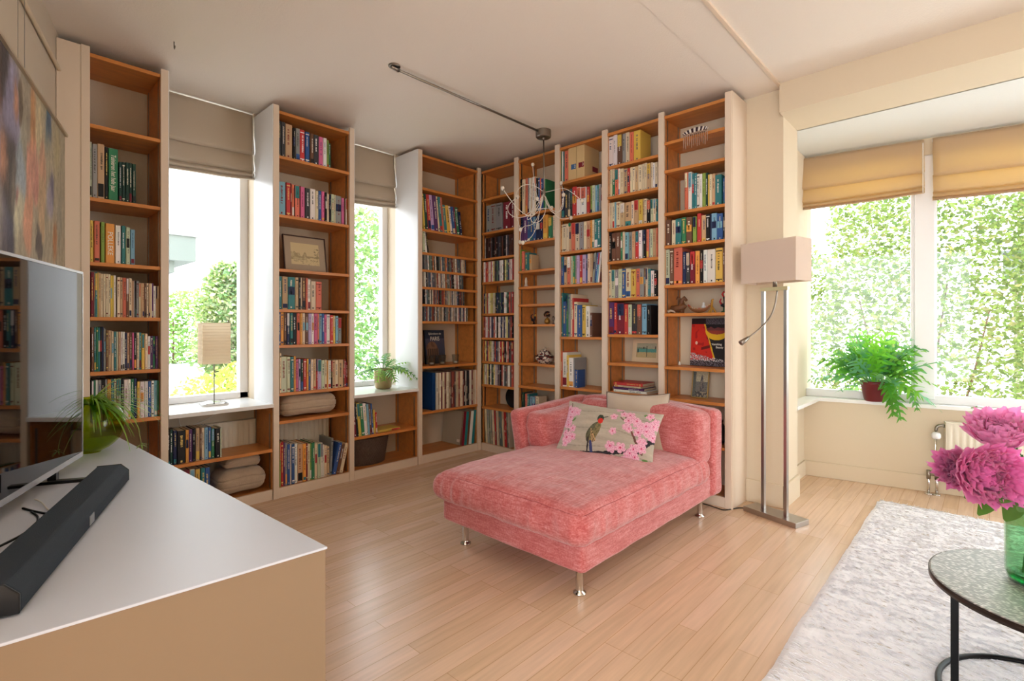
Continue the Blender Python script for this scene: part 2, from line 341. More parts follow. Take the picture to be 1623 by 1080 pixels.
Z = dict(AB=[2.20, 1.816, 1.477, 1.187, .897, .627, .33], CD=[2.273, 1.883, 1.522, 1.253, 1.014, .694, .507], EF=[2.295, 1.952, 1.758, 1.615, 1.470, 1.326, 1.183, .805, .425],
         FG=[2.311, 2.002, 1.764, 1.546, 1.257, 1.037, .82, .607, .402], GH=[2.10, 1.86, 1.615, 1.478, 1.328, 1.158, .825, .631, .40], HI=[2.293, 2.004, 1.732, 1.47, 1.057, .658, .36],
         IJ=[2.322, 2.098, 1.861, 1.618, 1.346, 1.08, .871, .655, .36], JK=[2.39, 2.198, 1.909, 1.687, 1.418, 1.226, .867, .654, .376], BC=[.333], DE=[.312])
case('L', .390, .775, Z['AB'], 'tall cherry bookcase at the far left beside the painting wall', right_strip=True, cream_r=.63)
case('L', 1.36, 1.942, Z['CD'], 'tall cherry bookcase standing between the two narrow windows', right_strip=True, cream_l=.63, cream_r=.63, shallow=True)
case('L', 2.52, YB, Z['EF'], 'tall cherry bookcase of CD rows left of the room corner', cream_l=.63, right_strip=True, sw=.04)
case('L', .775, 1.36, Z['BC'], 'low cherry bookcase under the left narrow window', left_strip=False, low=.60, name='low_bookcase', shallow=True)
case('L', 1.942, 2.52, Z['DE'], 'low cherry bookcase under the window with the fern pot', left_strip=False, low=.60, name='low_bookcase')
XG, XH, XI, XJ, XK = -3.006, -2.556, -2.110, -1.655, -1.206
case('R', XL, XG, Z['FG'], 'narrow cherry bookcase of film rows right of the room corner', left_strip=False, depth=.25)
case('R', XG, XH, Z['GH'], 'cherry bookcase holding the lidded pot, behind the wire chandelier', depth=.25, sw=.045)
case('R', XH, XI, Z['HI'], 'cherry bookcase topped by two cardboard files, behind the chaise', depth=.25, sw=.045)
case('R', XI, XJ, Z['IJ'], 'cherry bookcase holding the seascape frame', depth=.25, sw=.045)
case('R', XJ, -1.164, Z['JK'], 'rightmost cherry bookcase with figurines and a large red cover', right_strip=True, cream_r=.001, depth=.25, sw=.042)
# cream filler between the first bookcase and the skewed wall
struct(MB().box(-3.46, .296, 0, XL+.0, .390, 2.595), 'trim_4', trim_m)

# ------------------------------------------------------------------ books
PAL = dict(k=(30, 28, 30), z=(62, 62, 66), s=(146, 146, 146), w=(236, 230, 224), i=(228, 208, 172), c=(196, 204, 170), e=(206, 166, 120), h=(118, 78, 58), r=(204, 44, 42), m=(128, 24, 46), p=(220, 96, 150),
           v=(96, 54, 112), l=(186, 160, 206), n=(34, 44, 86), b=(46, 92, 160), q=(120, 178, 204), t=(40, 130, 134), g=(40, 130, 84), d=(28, 66, 56), a=(142, 172, 62), y=(232, 192, 48), o=(240, 158, 30), x=(226, 110, 78))
CN = dict(k='black', z='charcoal', s='grey', w='white', i='ivory', c='pale green', e='tan', h='brown', r='red', m='maroon', p='pink', v='purple', l='lilac', n='navy', b='blue', q='light blue', t='teal', g='green', d='dark green', a='lime green', y='yellow', o='orange', x='salmon')
PAGE = lin(226, 208, 176)
def jit(c, j=.12):
    k = 1+random.uniform(-j, j); g = .3*c[0]+.6*c[1]+.1*c[2]; return tuple(min(1, max(0, (q*.86+g*.14)*k*(1+random.uniform(-.05, .05)))) for q in c)
def lum(c): return .3*c[0]+.6*c[1]+.1*c[2]
def book_mb(mb, w_, d_, h_, code, style=None, ox=0, lean=0, base=(0, 0, 0)):
    """a book in its own frame: width x, depth y (spine at 0), height z; cover wraps a page block"""
    c = jit(lin(*PAL[code])); t_ = min(.0022, w_*.12); ch = min(w_*.16, .003)
    o = len(mb.v)
    U = [(0, d_), (0, ch*1.2), (ch, 0), (w_-ch, 0), (w_, ch*1.2), (w_, d_), (w_-t_, d_), (w_-t_, t_*1.5), (t_, t_*1.5), (t_, d_)]
    k = len(U)
    mb.add([(p[0], p[1], 0) for p in U]+[(p[0], p[1], h_) for p in U], [(i, (i+1) % k, k+(i+1) % k, k+i) for i in range(k)]+[(0, 9, 8, 1), (1, 8, 7, 4), (4, 7, 6, 5), (1, 4, 3, 2)]+[(k+1, k+8, k+9, k), (k+4, k+7, k+8, k+1), (k+5, k+6, k+7, k+4), (k+2, k+3, k+4, k+1)], c)
    hb = min(.003, h_*.01)
    mb.box(t_, t_*1.5, hb, w_-t_, d_-.002, h_-hb, PAGE)
    def strip(x0, x1, z0, z1, cc): mb.add([(x0, -.0004, z0), (x1, -.0004, z0), (x1, -.0004, z1), (x0, -.0004, z1)], [(0, 1, 2, 3)], cc)
    st = style if style is not None else random.choice('abcdefgg')
    hi = lin(*random.choice([(240, 232, 214), (236, 206, 120), (250, 250, 250), (240, 232, 214)])) if lum(c) < .25 else lin(*random.choice([(40, 36, 40), (120, 30, 30), (30, 60, 110), (60, 60, 60)]))
    x0, x1 = ch, w_-ch
    if st in 'ab': strip(x0, x1, h_*.04, h_*random.uniform(.10, .3), jit(lin(*PAL[random.choice('knrmtbwoiy')])))
    if st == 'c':
        strip(x0, x1, h_*.9, h_*.93, hi); strip(x0, x1, h_*.07, h_*.1, hi)
    if st == 'd': strip(x0, x1, h_*.6, h_*.98, jit(lin(*PAL[random.choice('wiqyxrnt')])))
    if st == 'e': strip(x0, x1, h_*.45, h_*.7, jit(lin(*PAL[random.choice('wiknqro')])))
    if st != 'p' and w_ > .008:   # title: a run of small letter marks down the spine
        zt = h_*random.uniform(.82, .92); ze = h_*random.uniform(.3, .55); cw = w_*random.uniform(.22, .4); xc = w_/2+random.uniform(-.1, .1)*w_
        z_ = zt; step = max(.0035, cw*.55)
        while z_ > ze:
            g_ = step*random.uniform(.5, .9)
            if random.random() > .14: strip(xc-cw/2*random.uniform(.6, 1), xc+cw/2*random.uniform(.6, 1), z_-g_, z_, hi)
            z_ -= step*1.15
        strip(xc-cw*.35, xc+cw*.35, h_*.04, h_*.04+cw*.8, hi)
    if lean:
        ca, sa = cos(lean), sin(lean)
        for i in range(o, len(mb.v)):
            x, y, z_ = mb.v[i]; mb.v[i] = (x*ca+z_*sa, y, -x*sa+z_*ca)
    if base != (0, 0, 0):
        for i in range(o, len(mb.v)):
            x, y, z_ = mb.v[i]; mb.v[i] = (x+base[0], y+base[1], z_+base[2])
CASE = dict(AB='leftmost tall bookcase', CD='bookcase between the narrow windows', EF='bookcase left of the corner', FG='bookcase right of the corner', GH='bookcase behind the chandelier',
            HI='bookcase with two cardboard files', IJ='bookcase with the seascape frame', JK='rightmost bookcase', BC='low case under left window', DE='low case under fern window')
# row: bay, shelf height, how it is called, zoom origin (px), zoom scale, start x, tokens  "<end x><colour><top y>[/lean degrees]"
ROWS = [
('AB', 1.816, 'second shelf', 140, 220, 9.817, 20, '55c48 62_ 140s85 255e85 313k125 468g155 475_ 525d360 580d365 635d370 685d380 745d395'),
('AB', 1.477, 'third shelf', 140, 340, 12, 30, '98y120 112_ 222x130 240_ 312a145 328_ 508o175 515_ 622w210 635_ 710t220 715_ 795c250 802_ 888q290'),
('AB', 1.187, 'fourth shelf', 140, 425, 12.7, 50, '120m85 135s 185t90 205y 255e95 300i120 350i 400i 450i125 480y150 515y150 555w 580_ 640i190 695e 765x200 820h 880i 915e255 950s 965k 1020s260 1055i300 1090e 1130e 1175h 1215i 1250e 1285i 1310v 1360w360 1390e 1420e'),
('AB', .897, 'fifth shelf', 140, 510, 6.75, 32, '62h60 85t 105g 125t 145k 165n 188s75 212h98 248e 275i108 300t 320c 345e 368w 390w 415n120 440e 470h 488p 517k 545i 570t 605y130 635i 665w158 690v 718g 745v'),
('AB', .627, 'sixth shelf', 140, 510, 6.75, 32, '60d630 80g 100w 140s 180k 205s 245o 275t 300c 325h 350c 380k 425w620 455w 490g 522n 552y645 600w 640w 675b 705w 740q 758g'),
('CD', 2.273, 'top shelf', 440, 180, 10.8, 20, '68z125 138z150 258e185 270_ 312k245 385s260 472r280 550b320 560_ 620h345 710z370 785p400 848w425 878a455 900g510'),
('CD', 1.883, 'second shelf', 440, 280, 12.7, 25, '165q110 180_ 270r125 285m 335x165 350k 450x175 465m 555p205 660z235 770w250 830i290 885b290 945p305 955_ 995k320 1045i350 1085k 1140c360 1170i 1290s390 1345p430 1365h 1375_ 1400w450'),
('CD', 1.253, 'fourth shelf', 440, 430, 8.31, 18, '62t70 138e75 235t80 280e 310k85 325i 375h90 400x 440w110 505i135 585x140'),
('CD', 1.014, 'fifth shelf', 440, 430, 8.31, 18, '40b540 85o 122h 165n545 205t550 258k 298x 330o 368i555 408h 450l 480w 528p 550x 585q 618b 652p570 695w 735r580 765y585 800q590 848s615'),
('CD', .694, 'sixth shelf', 440, 550, 8.31, 28, '48i90 125c130 172c135 215t 243o125 280p165 308l 345d 385r160 410o 438b165 470i 508e 528r320 578l165 620c175 650i 665o180 705w180 722k 760e 800i 865e 885h 900r 925m195'),
('CD', .067, 'bottom shelf', 440, 680, 10.8, 38, '60a235 105r 130v240 165s 218b260 240i 295b260 345w 435e270 492o255 515m 560i260 585a 640g240 685i255 745c 770w 800w275 845i290 890e300 930s165/3 1000b260/13 1060h290/13 1120i270/13'),
('BC', .333, 'upper shelf', 260, 660, 8.31, 45, '85k190 120d180 172n190 285k195 330o185 378v175 420k165 475e160 498h 535i155 585q150 625b150 670g165 740k160 760c150'),
('BC', .067, 'bottom shelf', 260, 660, 8.31, 220, '340m715 410i700 480h690 540t680 610b680'),
('DE', .312, 'upper shelf', 556, 620, 7.71, 42, '75m170/-4 100k150/-5 135y150/-5 175g155/-5 205w/-5 215i/-5 240q160/-4 265h160/-4 285b/-4 305y230/-3 330r260/-3'),
('EF', 1.952, 'second shelf', 665, 300, 10.8, 75, '100y90/-4 150d95/-5 205r100/-5 265l115/-6 330v125/-6 355i/-6 400t150/-6 430x/-6 485t285/-7 540y290/-7 575w305/-7 620b/-7 650m315/-7 690g/-7 740n400/-7'),
('EF', 1.758, 'third shelf', 665, 300, 10.8, 62, '100c720/-2 138w710/-7 172k760/-9'),
('FG', 2.002, 'second shelf', 762, 310, 7.71, 62, '125s120 185s105 258s90 272_ 355m80 370_ 405m70'),
('GH', 2.10, 'top shelf', 818, 270, 6.36, 38, '58k90 85i90 95_ 115x85 130s 145w80 160i75 185w70 200i 220k80 235b75 250x80 275b85 300g90'),
('GH', 1.86, 'second shelf', 818, 270, 6.36, 40, '75v475 110v 140b480 170b 200b 240n 268n 272_ 320o450 325_ 362g475 370_ 395i455'),
('GH', 1.615, 'third shelf', 818, 270, 6.36, 35, '45a800 55_ 82x820 90_ 125t830 132_ 155e850'),
('GH', .40, 'lowest visible shelf', 762, 600, 9, 590, '615d200 625_ 660x220 690t 735q265 780v260 830i260'),
('HI', 2.293, 'top shelf', 884, 225, 9, 38, '60g140 70w 95t135 150x130'),
('HI', 2.004, 'second shelf', 884, 225, 9, 45, '98n700 145z 185z 205z 268r640 330w650 405w645 412_ 452r640 460_ 490a630 530c 560q620 585t 615s 630i650'),
('HI', 1.732, 'third shelf', 884, 340, 9, 30, '70i150 125i 160i 190e 245x 305i120 365s 405i100 460e90 490o 520i 570t70 615t60 628h'),
('HI', 1.47, 'fourth shelf', 884, 340, 9, 28, '55b610 88b 130e 180x600 215c 245g 270s 310l 350r580 400l 425b 465i560 492e 520s/4 545b550/6 570q/6 590w/6 610h600/7'),
('HI', 1.057, 'fifth shelf', 884, 455, 6.35, 15, '48t60 85b145 105g75 125s 145i 160r110 195i150 245b180 278y180 320w195 345h260'),
('HI', .658, 'sixth shelf', 884, 455, 6.35, 24, '45x650 90w660 110y690 158w715 170s 205b835'),
('IJ', 2.322, 'top shelf', 960, 200, 9.82, 42, '120w170 180w145 255h130 310s115 370i100 430x90 540y65'),
('IJ', 2.098, 'second shelf', 960, 200, 9.82, 42, '70e655 100i 145g 200x670 220w 280i665 335e660 375r655 415i 455i 500e 565i600 605i 640i 700e575 730i 765w570 808i'),
('IJ', 1.861, 'third shelf', 960, 305, 9.39, 36, '60i165 95i 130i 155q 215i 285e160 380e 420i130 485e110 545y105 575e 610i95 665k110 705c 745i 770t100'),
('IJ', 1.618, 'fourth shelf', 960, 305, 9.39, 38, '90k600 155h610 220h 250g 285i 340q595 390s590 435e 490r570 540w565 560s 600k 640x 660s 700c 750e 770x'),
('IJ', 1.346, 'fifth shelf', 960, 415, 9, 36, '80i120 130c 180s 230c 285b 360i 430y110 485x100 545s 550_ 568h 600i90 640t105 690w130 738k'),
('IJ', 1.08, 'sixth shelf', 960, 415, 9, 36, '120v580 160r590 265m590 315r610 370c610 445z 510h 585q 650k620'),
('JK', 1.909, 'third shelf', 1050, 260, 8, 280, '322x110 370w100 400t120 435t 475w130 500w 545a 575d 595y135 625i 665e 750t135 765_ 788b180'),
('JK', 1.687, 'fourth shelf', 1050, 260, 8, 40, '105h710 112_ 165i715 240t695 298g680 375h675 382_ 430a670 438_ 490r630 550e650 605k 620n 690q625 765b625 792k'),
('JK', 1.418, 'fifth shelf', 1050, 380, 9, 42, '105c140 162h130 285x120 335n175 390z185 465m165 530o160 580k 640w145 755w140 860y120 892h'),
]
SPINE = .024
todo = []
for (bay_, zs, sh, ox, oy, sc, start, toks) in ROWS:
    L_ = bay_ in ('AB', 'CD', 'EF', 'BC', 'DE'); xs = XL-SPINE; ys = YB+SPINE
    prev = start; h_ = None; idx = 0; floor_a = None
    for tk in toks.split():
        mm = re.match(r'(\d+)([a-z_])(\d*)(?:/(-?\d+))?$', tk); e_, cc, yy, ln = int(mm[1]), mm[2], mm[3], mm[4]
        if cc != '_':
            u0, u1 = ox+prev/sc, ox+e_/sc
            a0, a1 = (onx(u0, 500, xs).y, onx(u1, 500, xs).y) if L_ else (ony(u0, 500, ys).x, ony(u1, 500, ys).x)
            if yy:
                um = (u0+u1)/2; v_ = oy+int(yy)/sc; h_ = (onx(um, v_, xs) if L_ else ony(um, v_, ys)).z-zs
            le = R(float(ln)) if ln else 0
            hh = h_/cos(le)*(1+random.uniform(-.006, .006)); dmax = (.23 if zs < .52 else .27) if L_ else .205
            idx += 1
            todo.append(dict(bay=bay_, L=L_, a=a0, w=(a1-a0)*.965, h=hh, z=zs, c=cc, lean=le, d=min(dmax, hh*.70), sh=sh, n=idx, area=(u1-u0)*h_, off=random.uniform(-.003, .004)))
        prev = e_
rank = sorted(todo, key=lambda b_: -b_['area'])
keep = set(id(b_) for b_ in rank[:300])
rest = MB(); BOOKS = {}
wt = mat('white_lettering', (240, 236, 222), .5); kt = mat('dark_lettering', (30, 28, 32), .5); rt_ = mat('red_lettering', (200, 60, 40), .5)
for b_ in todo:
    mb = MB(); book_mb(mb, b_['w'], b_['d'], b_['h'], b_['c'], style='p' if (b_['bay'], b_['z'], b_['n']) in (('AB', 1.816, 5), ('AB', 1.477, 4)) else None)
    if b_['lean']:
        ca, sa = cos(b_['lean']), sin(b_['lean']); lift = b_['w']*sa if sa > 0 else 0
        mb.v = [(x*ca+z_*sa, y, -x*sa+z_*ca+lift) for x, y, z_ in mb.v]
    if b_['L']: loc = (XL-SPINE-b_['off'], b_['a'], b_['z']+.0003); rz = R(90)
    else: loc = (b_['a'], YB+SPINE+b_['off'], b_['z']+.0003); rz = 0
    if id(b_) in keep:
        o = mb.build('book', book_m); o.location = loc; o.rotation_euler.z = rz
        size = 'thick ' if b_['w'] > .034 else ('slim ' if b_['w'] < .014 else '')
        tag(o, '%s%s book, %s from left on %s of %s' % (size, CN[b_['c']], ordn(b_['n']), b_['sh'], CASE[b_['bay']]), 'book', 'books on the %s of the %s' % (b_['sh'], CASE[b_['bay']]))
        BOOKS[(b_['bay'], round(b_['z'], 3), b_['n'])] = (o, b_)
    else:
        mt = Matrix.Translation(loc) @ Matrix.Rotation(rz, 4, 'Z'); mb.v = [tuple(mt @ Vector(v)) for v in mb.v]
        rest.add(mb.v, mb.f, list(mb.c))
tag(rest.build('slim_books', book_m), 'thin paperback books filling gaps along the cherry shelves', 'books', kind='stuff')
def spine_text(key, txt, size, m, dz=0, bold=0.0, italic=0, xs=1):
    o, b_ = BOOKS[key]; text_mesh(txt, size, m, o, (b_['w']/2, -.0012, b_['h']*.5+dz), (R(90), R(90), 0), 'spine_title', xscale=xs, bold=bold, italic=italic)
spine_text(('AB', 1.816, 5), 'Tuinieren het hele jaar', .030, wt, .01, .0003, .2, .72)
spine_text(('AB', 1.477, 4), 'POLLEKE', .032, wt, .0, .0002, 0, 1.0)

def flat_book(L_, a, zs, w_, d_, h_, code, label, off=.03, rz=0):
    """a book lying on its side: w_ across, d_ deep, h_ thick, spine to the front"""
    mb = MB(); book_mb(mb, h_, d_, w_, code)
    mb.v = [(z_, y, x) for x, y, z_ in mb.v]
    o = mb.build('book', book_m); o.location = (XL-off, a, zs) if L_ else (a, YB+off, zs); o.rotation_euler.z = (R(90) if L_ else 0)+rz
    tag(o, label, 'book', 'books lying flat'); return o
flat_book(True, 2.165, .3125, .20, .14, .018, 'y', 'yellow book lying flat on the low case shelf beside the red books', .03)
zz = .6555
for a, w_, h_, c_, r_z, lab in ((-2.035, .27, .018, 'w', 0, 'white book at the bottom of the flat stack behind the grey cushion'), (-2.045, .255, .018, 'v', .03, 'purple book in the middle of the flat stack behind the grey cushion'), (-2.03, .22, .012, 'i', -.02, 'ivory book second from the top of the flat stack'), (-2.035, .235, .022, 'r', .02, 'red book on top of the flat stack behind the grey cushion')):
    flat_book(False, a, zz, w_, .19, h_, c_, lab, .04, r_z); zz += h_+.0006

# rows of CDs, DVDs and records
def media(bay_, zs, u0, u1, w_, h_, d_, name, rowname, cat, pal, lean=0, jitter=.0):
    L_ = bay_ in ('AB', 'CD', 'EF', 'BC', 'DE')
    a0, a1 = (onx(u0, 500, XL-SPINE).y, onx(u1, 500, XL-SPINE).y) if L_ else (ony(u0, 500, YB+SPINE).x, ony(u1, 500, YB+SPINE).x)
    a = a0; k = 0
    while a+w_ < a1:
        ww = w_*random.uniform(.85, 1.2); k += 1; c = random.choice(pal); mb = MB()
        cc = jit(lin(*c), .25); mb.box(0, 0, 0, ww*.94, d_, h_, cc)
        for _ in range(3):
            z0 = random.uniform(.1, .8)*h_; z1 = z0+h_*random.uniform(.05, .2); c2 = tuple(.55*p+.45*q for p, q in zip(cc, jit(lin(*random.choice(pal)), .3)))
            mb.add([(ww*.15, -.0004, z0), (ww*.8, -.0004, z0), (ww*.8, -.0004, min(z1, h_*.97)), (ww*.15, -.0004, min(z1, h_*.97))], [(0, 1, 2, 3)], c2)
        le = R(lean+random.uniform(-jitter, jitter)); ca, sa = cos(le), sin(le); lift = ww*sa if sa > 0 else 0
        mb.v = [(x*ca+z_*sa, y, -x*sa+z_*ca+lift) for x, y, z_ in mb.v]
        o = mb.build(name, book_m); off = SPINE+random.uniform(-.004, .004)
        o.location = (XL-off, a, zs+.0003) if L_ else (a, YB+off, zs+.0003); o.rotation_euler.z = R(90) if L_ else 0
        tag(o, '%s %s, %s from left, %s' % (cname(c), cat, ordn(k), rowname), cat, '%ss in the %s' % (cat, rowname))
        a += ww
def cname(c):
    best = min(CN, key=lambda k: sum((a-b_)**2 for a, b_ in zip(PAL[k], c))); return CN[best]
cdp = [(196, 190, 180), (120, 116, 112), (60, 58, 60), (210, 200, 180), (90, 100, 110), (180, 150, 120), (150, 60, 50), (225, 222, 214), (70, 90, 120), (40, 40, 44), (200, 120, 70), (110, 130, 120)]
for k, (zs, u0, u1) in enumerate(((1.615, 672.2, 740), (1.470, 672, 735.3), (1.326, 672, 738), (1.183, 672, 742))):
    media('EF', zs, u0, u1, .0125, .126, .14, 'compact_disc_case', ('top', 'second', 'third', 'bottom')[k]+' row of discs left of the corner', 'compact disc', cdp, 0 if k == 3 else -2.5 if k < 2 else -.8)
dvp = [(30, 28, 32), (230, 224, 220), (180, 40, 44), (60, 70, 110), (235, 228, 214), (120, 100, 96), (40, 60, 70), (210, 190, 180), (200, 80, 60), (90, 120, 100), (225, 210, 120), (236, 232, 230)]
dvd = [(30, 28, 32), (60, 30, 30), (50, 60, 80), (200, 195, 190), (25, 25, 30), (90, 50, 40), (70, 70, 80)]
for zs, u0, u1, pal, nm in ((1.764, 768.5, 814.5, dvd, 'third'), (1.546, 767, 814.5, dvp, 'fourth'), (1.257, 767, 814.5, dvp, 'fifth'), (1.037, 767, 814.5, dvp, 'sixth'), (.82, 767, 814.5, dvp, 'seventh'), (.607, 767, 814.5, dvp, 'eighth')):
    media('FG', zs, u0, u1, .0165, .186 if zs > 1.1 or zs < 1 else .19, .135, 'film_case', nm+' shelf right of the corner', 'film case', pal)
lpp = [(228, 210, 180), (214, 196, 160), (150, 70, 60), (222, 214, 196), (176, 150, 120), (120, 40, 50), (236, 226, 208), (190, 160, 150), (60, 60, 70), (216, 190, 150)]
media('EF', .425, 692, 757.5, .0155, .315, .285, 'record_sleeve', 'record shelf left of the corner', 'record', lpp, 0)
o = MB().box(0, 0, 0, .03, .29, .318, lin(16, 60, 110)).build('record_sleeve', book_m); o.location = (XL-.02, onx(690, 500, XL-SPINE).y-.034, .4255); o.rotation_euler.z = R(90)
tag(o, 'deep blue boxed record set at the left end of the record shelf', 'record', 'records in the record shelf left of the corner')
media('FG', .067, 770, 809, .0125, .318, .2, 'record_sleeve', 'bottom record shelf right of the corner', 'record', [(228, 214, 176), (214, 200, 160), (120, 130, 110), (200, 30, 34), (222, 214, 190), (206, 180, 140), (90, 110, 110)], -3)
a = onx(731, 500, XL-SPINE).y
for k, (w_, h_, c_, nm) in enumerate(((.03, .305, 'm', 'box with a grey side and maroon spine'), (.03, .30, 't', 'teal album beside the maroon spined box'), (.025, .30, 'h', 'brown album between the teal and the white album'), (.035, .30, 'w', 'white album on the bottom shelf left of the corner'), (.03, .305, 't', 'teal album at the right end of the bottom shelf'))):
    m = MB().box(0, 0, 0, w_*.95, .28, h_, lin(186, 172, 150)); m.box(0, -.001, 0, w_*.95, .02, h_, lin(*PAL[c_]))
    if k == 0: m.add([(-.0006, .03, .025), (-.0006, .07, .025), (-.0006, .07, .05), (-.0006, .03, .05)], [(0, 1, 2, 3)], lin(236, 226, 210))
    ca, sa = cos(R(6)), sin(R(6)); m.v = [(x*ca+z_*sa, y, -x*sa+z_*ca+w_*sa) for x, y, z_ in m.v]
    o = m.build('album', book_m); o.location = (XL-.02, a, .0675); o.rotation_euler.z = R(90); tag(o, nm+(' standing below the records' if k == 0 else ''), 'album', 'albums on the bottom shelf'); a += w_

# ------------------------------------------------------------------ soft shapes
import bmesh
def weld(o, d=.0004):
    b_ = bmesh.new(); b_.from_mesh(o.data); bmesh.ops.remove_doubles(b_, verts=b_.verts, dist=d); bmesh.ops.recalc_face_normals(b_, faces=b_.faces); b_.to_mesh(o.data); b_.free(); return o
def rbox(x0, x1, y0, y1, z0, z1, r, n_=24, fn=None):
    """rounded box whose surface can be pushed about by fn(p, normal)"""
    m = MB(); cx, cy, cz = (x0+x1)/2, (y0+y1)/2, (z0+z1)/2; hx, hy, hz = (x1-x0)/2, (y1-y0)/2, (z1-z0)/2
    def pt(p):
        q = Vector((p[0]*hx, p[1]*hy, p[2]*hz)); i = Vector((max(-(hx-r), min(hx-r, q.x)), max(-(hy-r), min(hy-r, q.y)), max(-(hz-r), min(hz-r, q.z))))
        d = q-i; nn = d.normalized() if d.length > 1e-9 else Vector((0, 0, 1)); s_ = i+nn*r
        s_ += Vector((cx, cy, cz))
        if fn: s_ = fn(s_, nn)
        return tuple(s_)
    def st(t, h): # denser sampling near the rounded edges
        return 2*t-1
    for ax in range(3):
        for sg in (-1, 1):
            def f(u, v, ax=ax, sg=sg):
                a, b_ = (2*u-1), (2*v-1); a = sin(a*pi/2)*.5+a*.5; b_ = sin(b_*pi/2)*.5+b_*.5
                p = [0, 0, 0]; p[ax] = sg; p[(ax+1) % 3] = a; p[(ax+2) % 3] = b_; return pt(p)
            m.grid(f, n_, n_)
    return m
def soft(name, m, parent, material=None, base=None, **k):
    o = m.build(name, material or sofa_m, parent, base=base, smooth=True, **k); weld(o); o.data.polygons.foreach_set('use_smooth', [True]*len(o.data.polygons)); return o
def nz(p, s=1, o=0): return mn.noise(Vector((p[0]*s+o, p[1]*s+o*2, p[2]*s)))

# ------------------------------------------------------------------ chaise longue
CX, CY = -1.63, 2.35
ch = tag(empty('chaise_longue', (CX, CY, 0)), 'pink woven chaise longue on short metal legs in front of the bookcases', 'chaise longue')
def W2(m): m.v = [(x-CX, y-CY, z_) for x, y, z_ in m.v]; return m
def basef(p, nn): return p+nn*(.004*nz(p, 6)+.0015*nz(p, 30))
soft('base', W2(rbox(-2.07, -1.185, 1.675, 3.06, .135, .265, .02, 28, basef)), ch)
def seatf(p, nn):
    u = (p.x+2.10)/.95; v = (p.y-1.62)/1.30
    cu = max(0, 1-(2*u-1)**2); cv = max(0, 1-(2*v-1)**2)
    k = 1 if nn.z > .3 else 0
    crown = .05*(cu**.6)*(cv**.5)
    p = p.copy()
    if p.z > .30: p.z += crown*(p.z-.30)/.08+.010*nz(p, 3.2, 4)*cu**.3
    side = max(0, 1-abs(nn.z))
    # gathers along the front and right hand edges
    if nn.y < -.3: p += nn*(.011*mn.noise(Vector((p.x*30, 0, p.z*4))))*side
    if nn.x > .3: p += nn*(.010*mn.noise(Vector((0, p.y*30, p.z*4))))*side
    if p.z > .3: p.z += .0035*mn.noise(Vector((p.x*26, p.y*9, 1)))*(1 if v < .25 else .3)
    p += nn*(.006*nz(p, 6)+.003*nz(p, 14))
    if side > .3: p += nn*.012*(1-((p.z-.31)/.08)**2 if abs(p.z-.31) < .08 else 0)
    return p
seat = soft('seat_cushion', W2(rbox(-2.105, -1.165, 1.635, 2.90, .245, .385, .055, 80, seatf)), ch)
r45 = .055*.293; Q = []
for i in range(61): t = i/60; Q.append((Vector((-2.05+.83*t, 1.635+r45, .385-r45)), Vector((0, -.707, .707))))
for i in range(1, 9): a = -pi/2+pi/2*i/9; Q.append((Vector((-1.165-.055+.039*cos(a), 1.635+.055+.039*sin(a), .385-r45)), Vector((.5*cos(a), .5*sin(a), .707))))
for i in range(81): t = i/80; Q.append((Vector((-1.165-r45, 1.69+1.12*t, .385-r45)), Vector((.707, 0, .707))))
P = [seatf(q, nn)-Vector((CX, CY, 0))+nn*.0002 for q, nn in Q]
MB().tube(P, .0016, 5).build('seam', mat('seam_thread', (150, 62, 64), .9), ch, smooth=True)
m = MB()
# back along the far end, arm along the left, one upholstered part each
def backf(p, nn):
    p = p.copy(); t = max(0, (p.z-.2)/.45); u = (p.x+2.15)/1.0
    p.z += .03*t*sin(pi*min(1, max(0, u)))+ .006*nz(p, 5); p.y += .012*t; return p+nn*(.004*nz(p, 7))
soft('backrest', W2(rbox(-2.10, -1.16, 2.94, 3.075, .14, .645, .035, 26, backf)), ch)
def armf(p, nn):
    p = p.copy(); t = max(0, (p.z-.25)/.37); v = (p.y-2.28)/.8
    p.x -= .07*t; p.z += .035*t*v; return p+nn*(.005*nz(p, 6))
soft('armrest', W2(rbox(-2.13, -2.03, 2.30, 3.06, .25, .615, .035, 26, armf)), ch)
def cushf(amp, ax):
    def f(p, nn):
        p = p+nn*(.012*nz(p, 5, 3)+.005*mn.noise(Vector((p.x*14, p.y*14, p.z*28)))); return p
    return f
def acf(p, nn):
    p = p.copy(); t = (p.z-.38)/.24; p.x -= .05*t; p.z += .02*(p.y-2.36)/.55
    return p+nn*(.012*nz(p, 6, 2)+.006*mn.noise(Vector((p.x*8, p.y*10, p.z*34))))
soft('arm_cushion', W2(rbox(-2.06, -1.90, 2.33, 2.86, .375, .61, .05, 24, acf)), ch)
def bcf(p, nn):
    p = p.copy(); t = (p.z-.37)/.3; p.y += .03*t; u = (p.x+1.9)/.74; p.z += .035*sin(pi*min(1, max(0, u)))*t
    return p+nn*(.014*nz(p, 5, 8)+.006*mn.noise(Vector((p.x*26, p.y*10, p.z*8))))
soft('back_cushion', W2(rbox(-2.02, -1.175, 2.76, 2.955, .335, .645, .06, 26, bcf)), ch)
for x, y in ((-1.272, 1.775), (-2.0, 1.775), (-1.265, 2.99), (-2.0, 2.99)):
    m = MB().lathe([(.028, 0), (.028, .006), (.016, .012), (.016, .02), (.0165, .125), (.024, .128), (.024, .14)], 20); o = m.build('leg', chrome, ch, smooth=True); o.location = (x-CX, y-CY, 0)

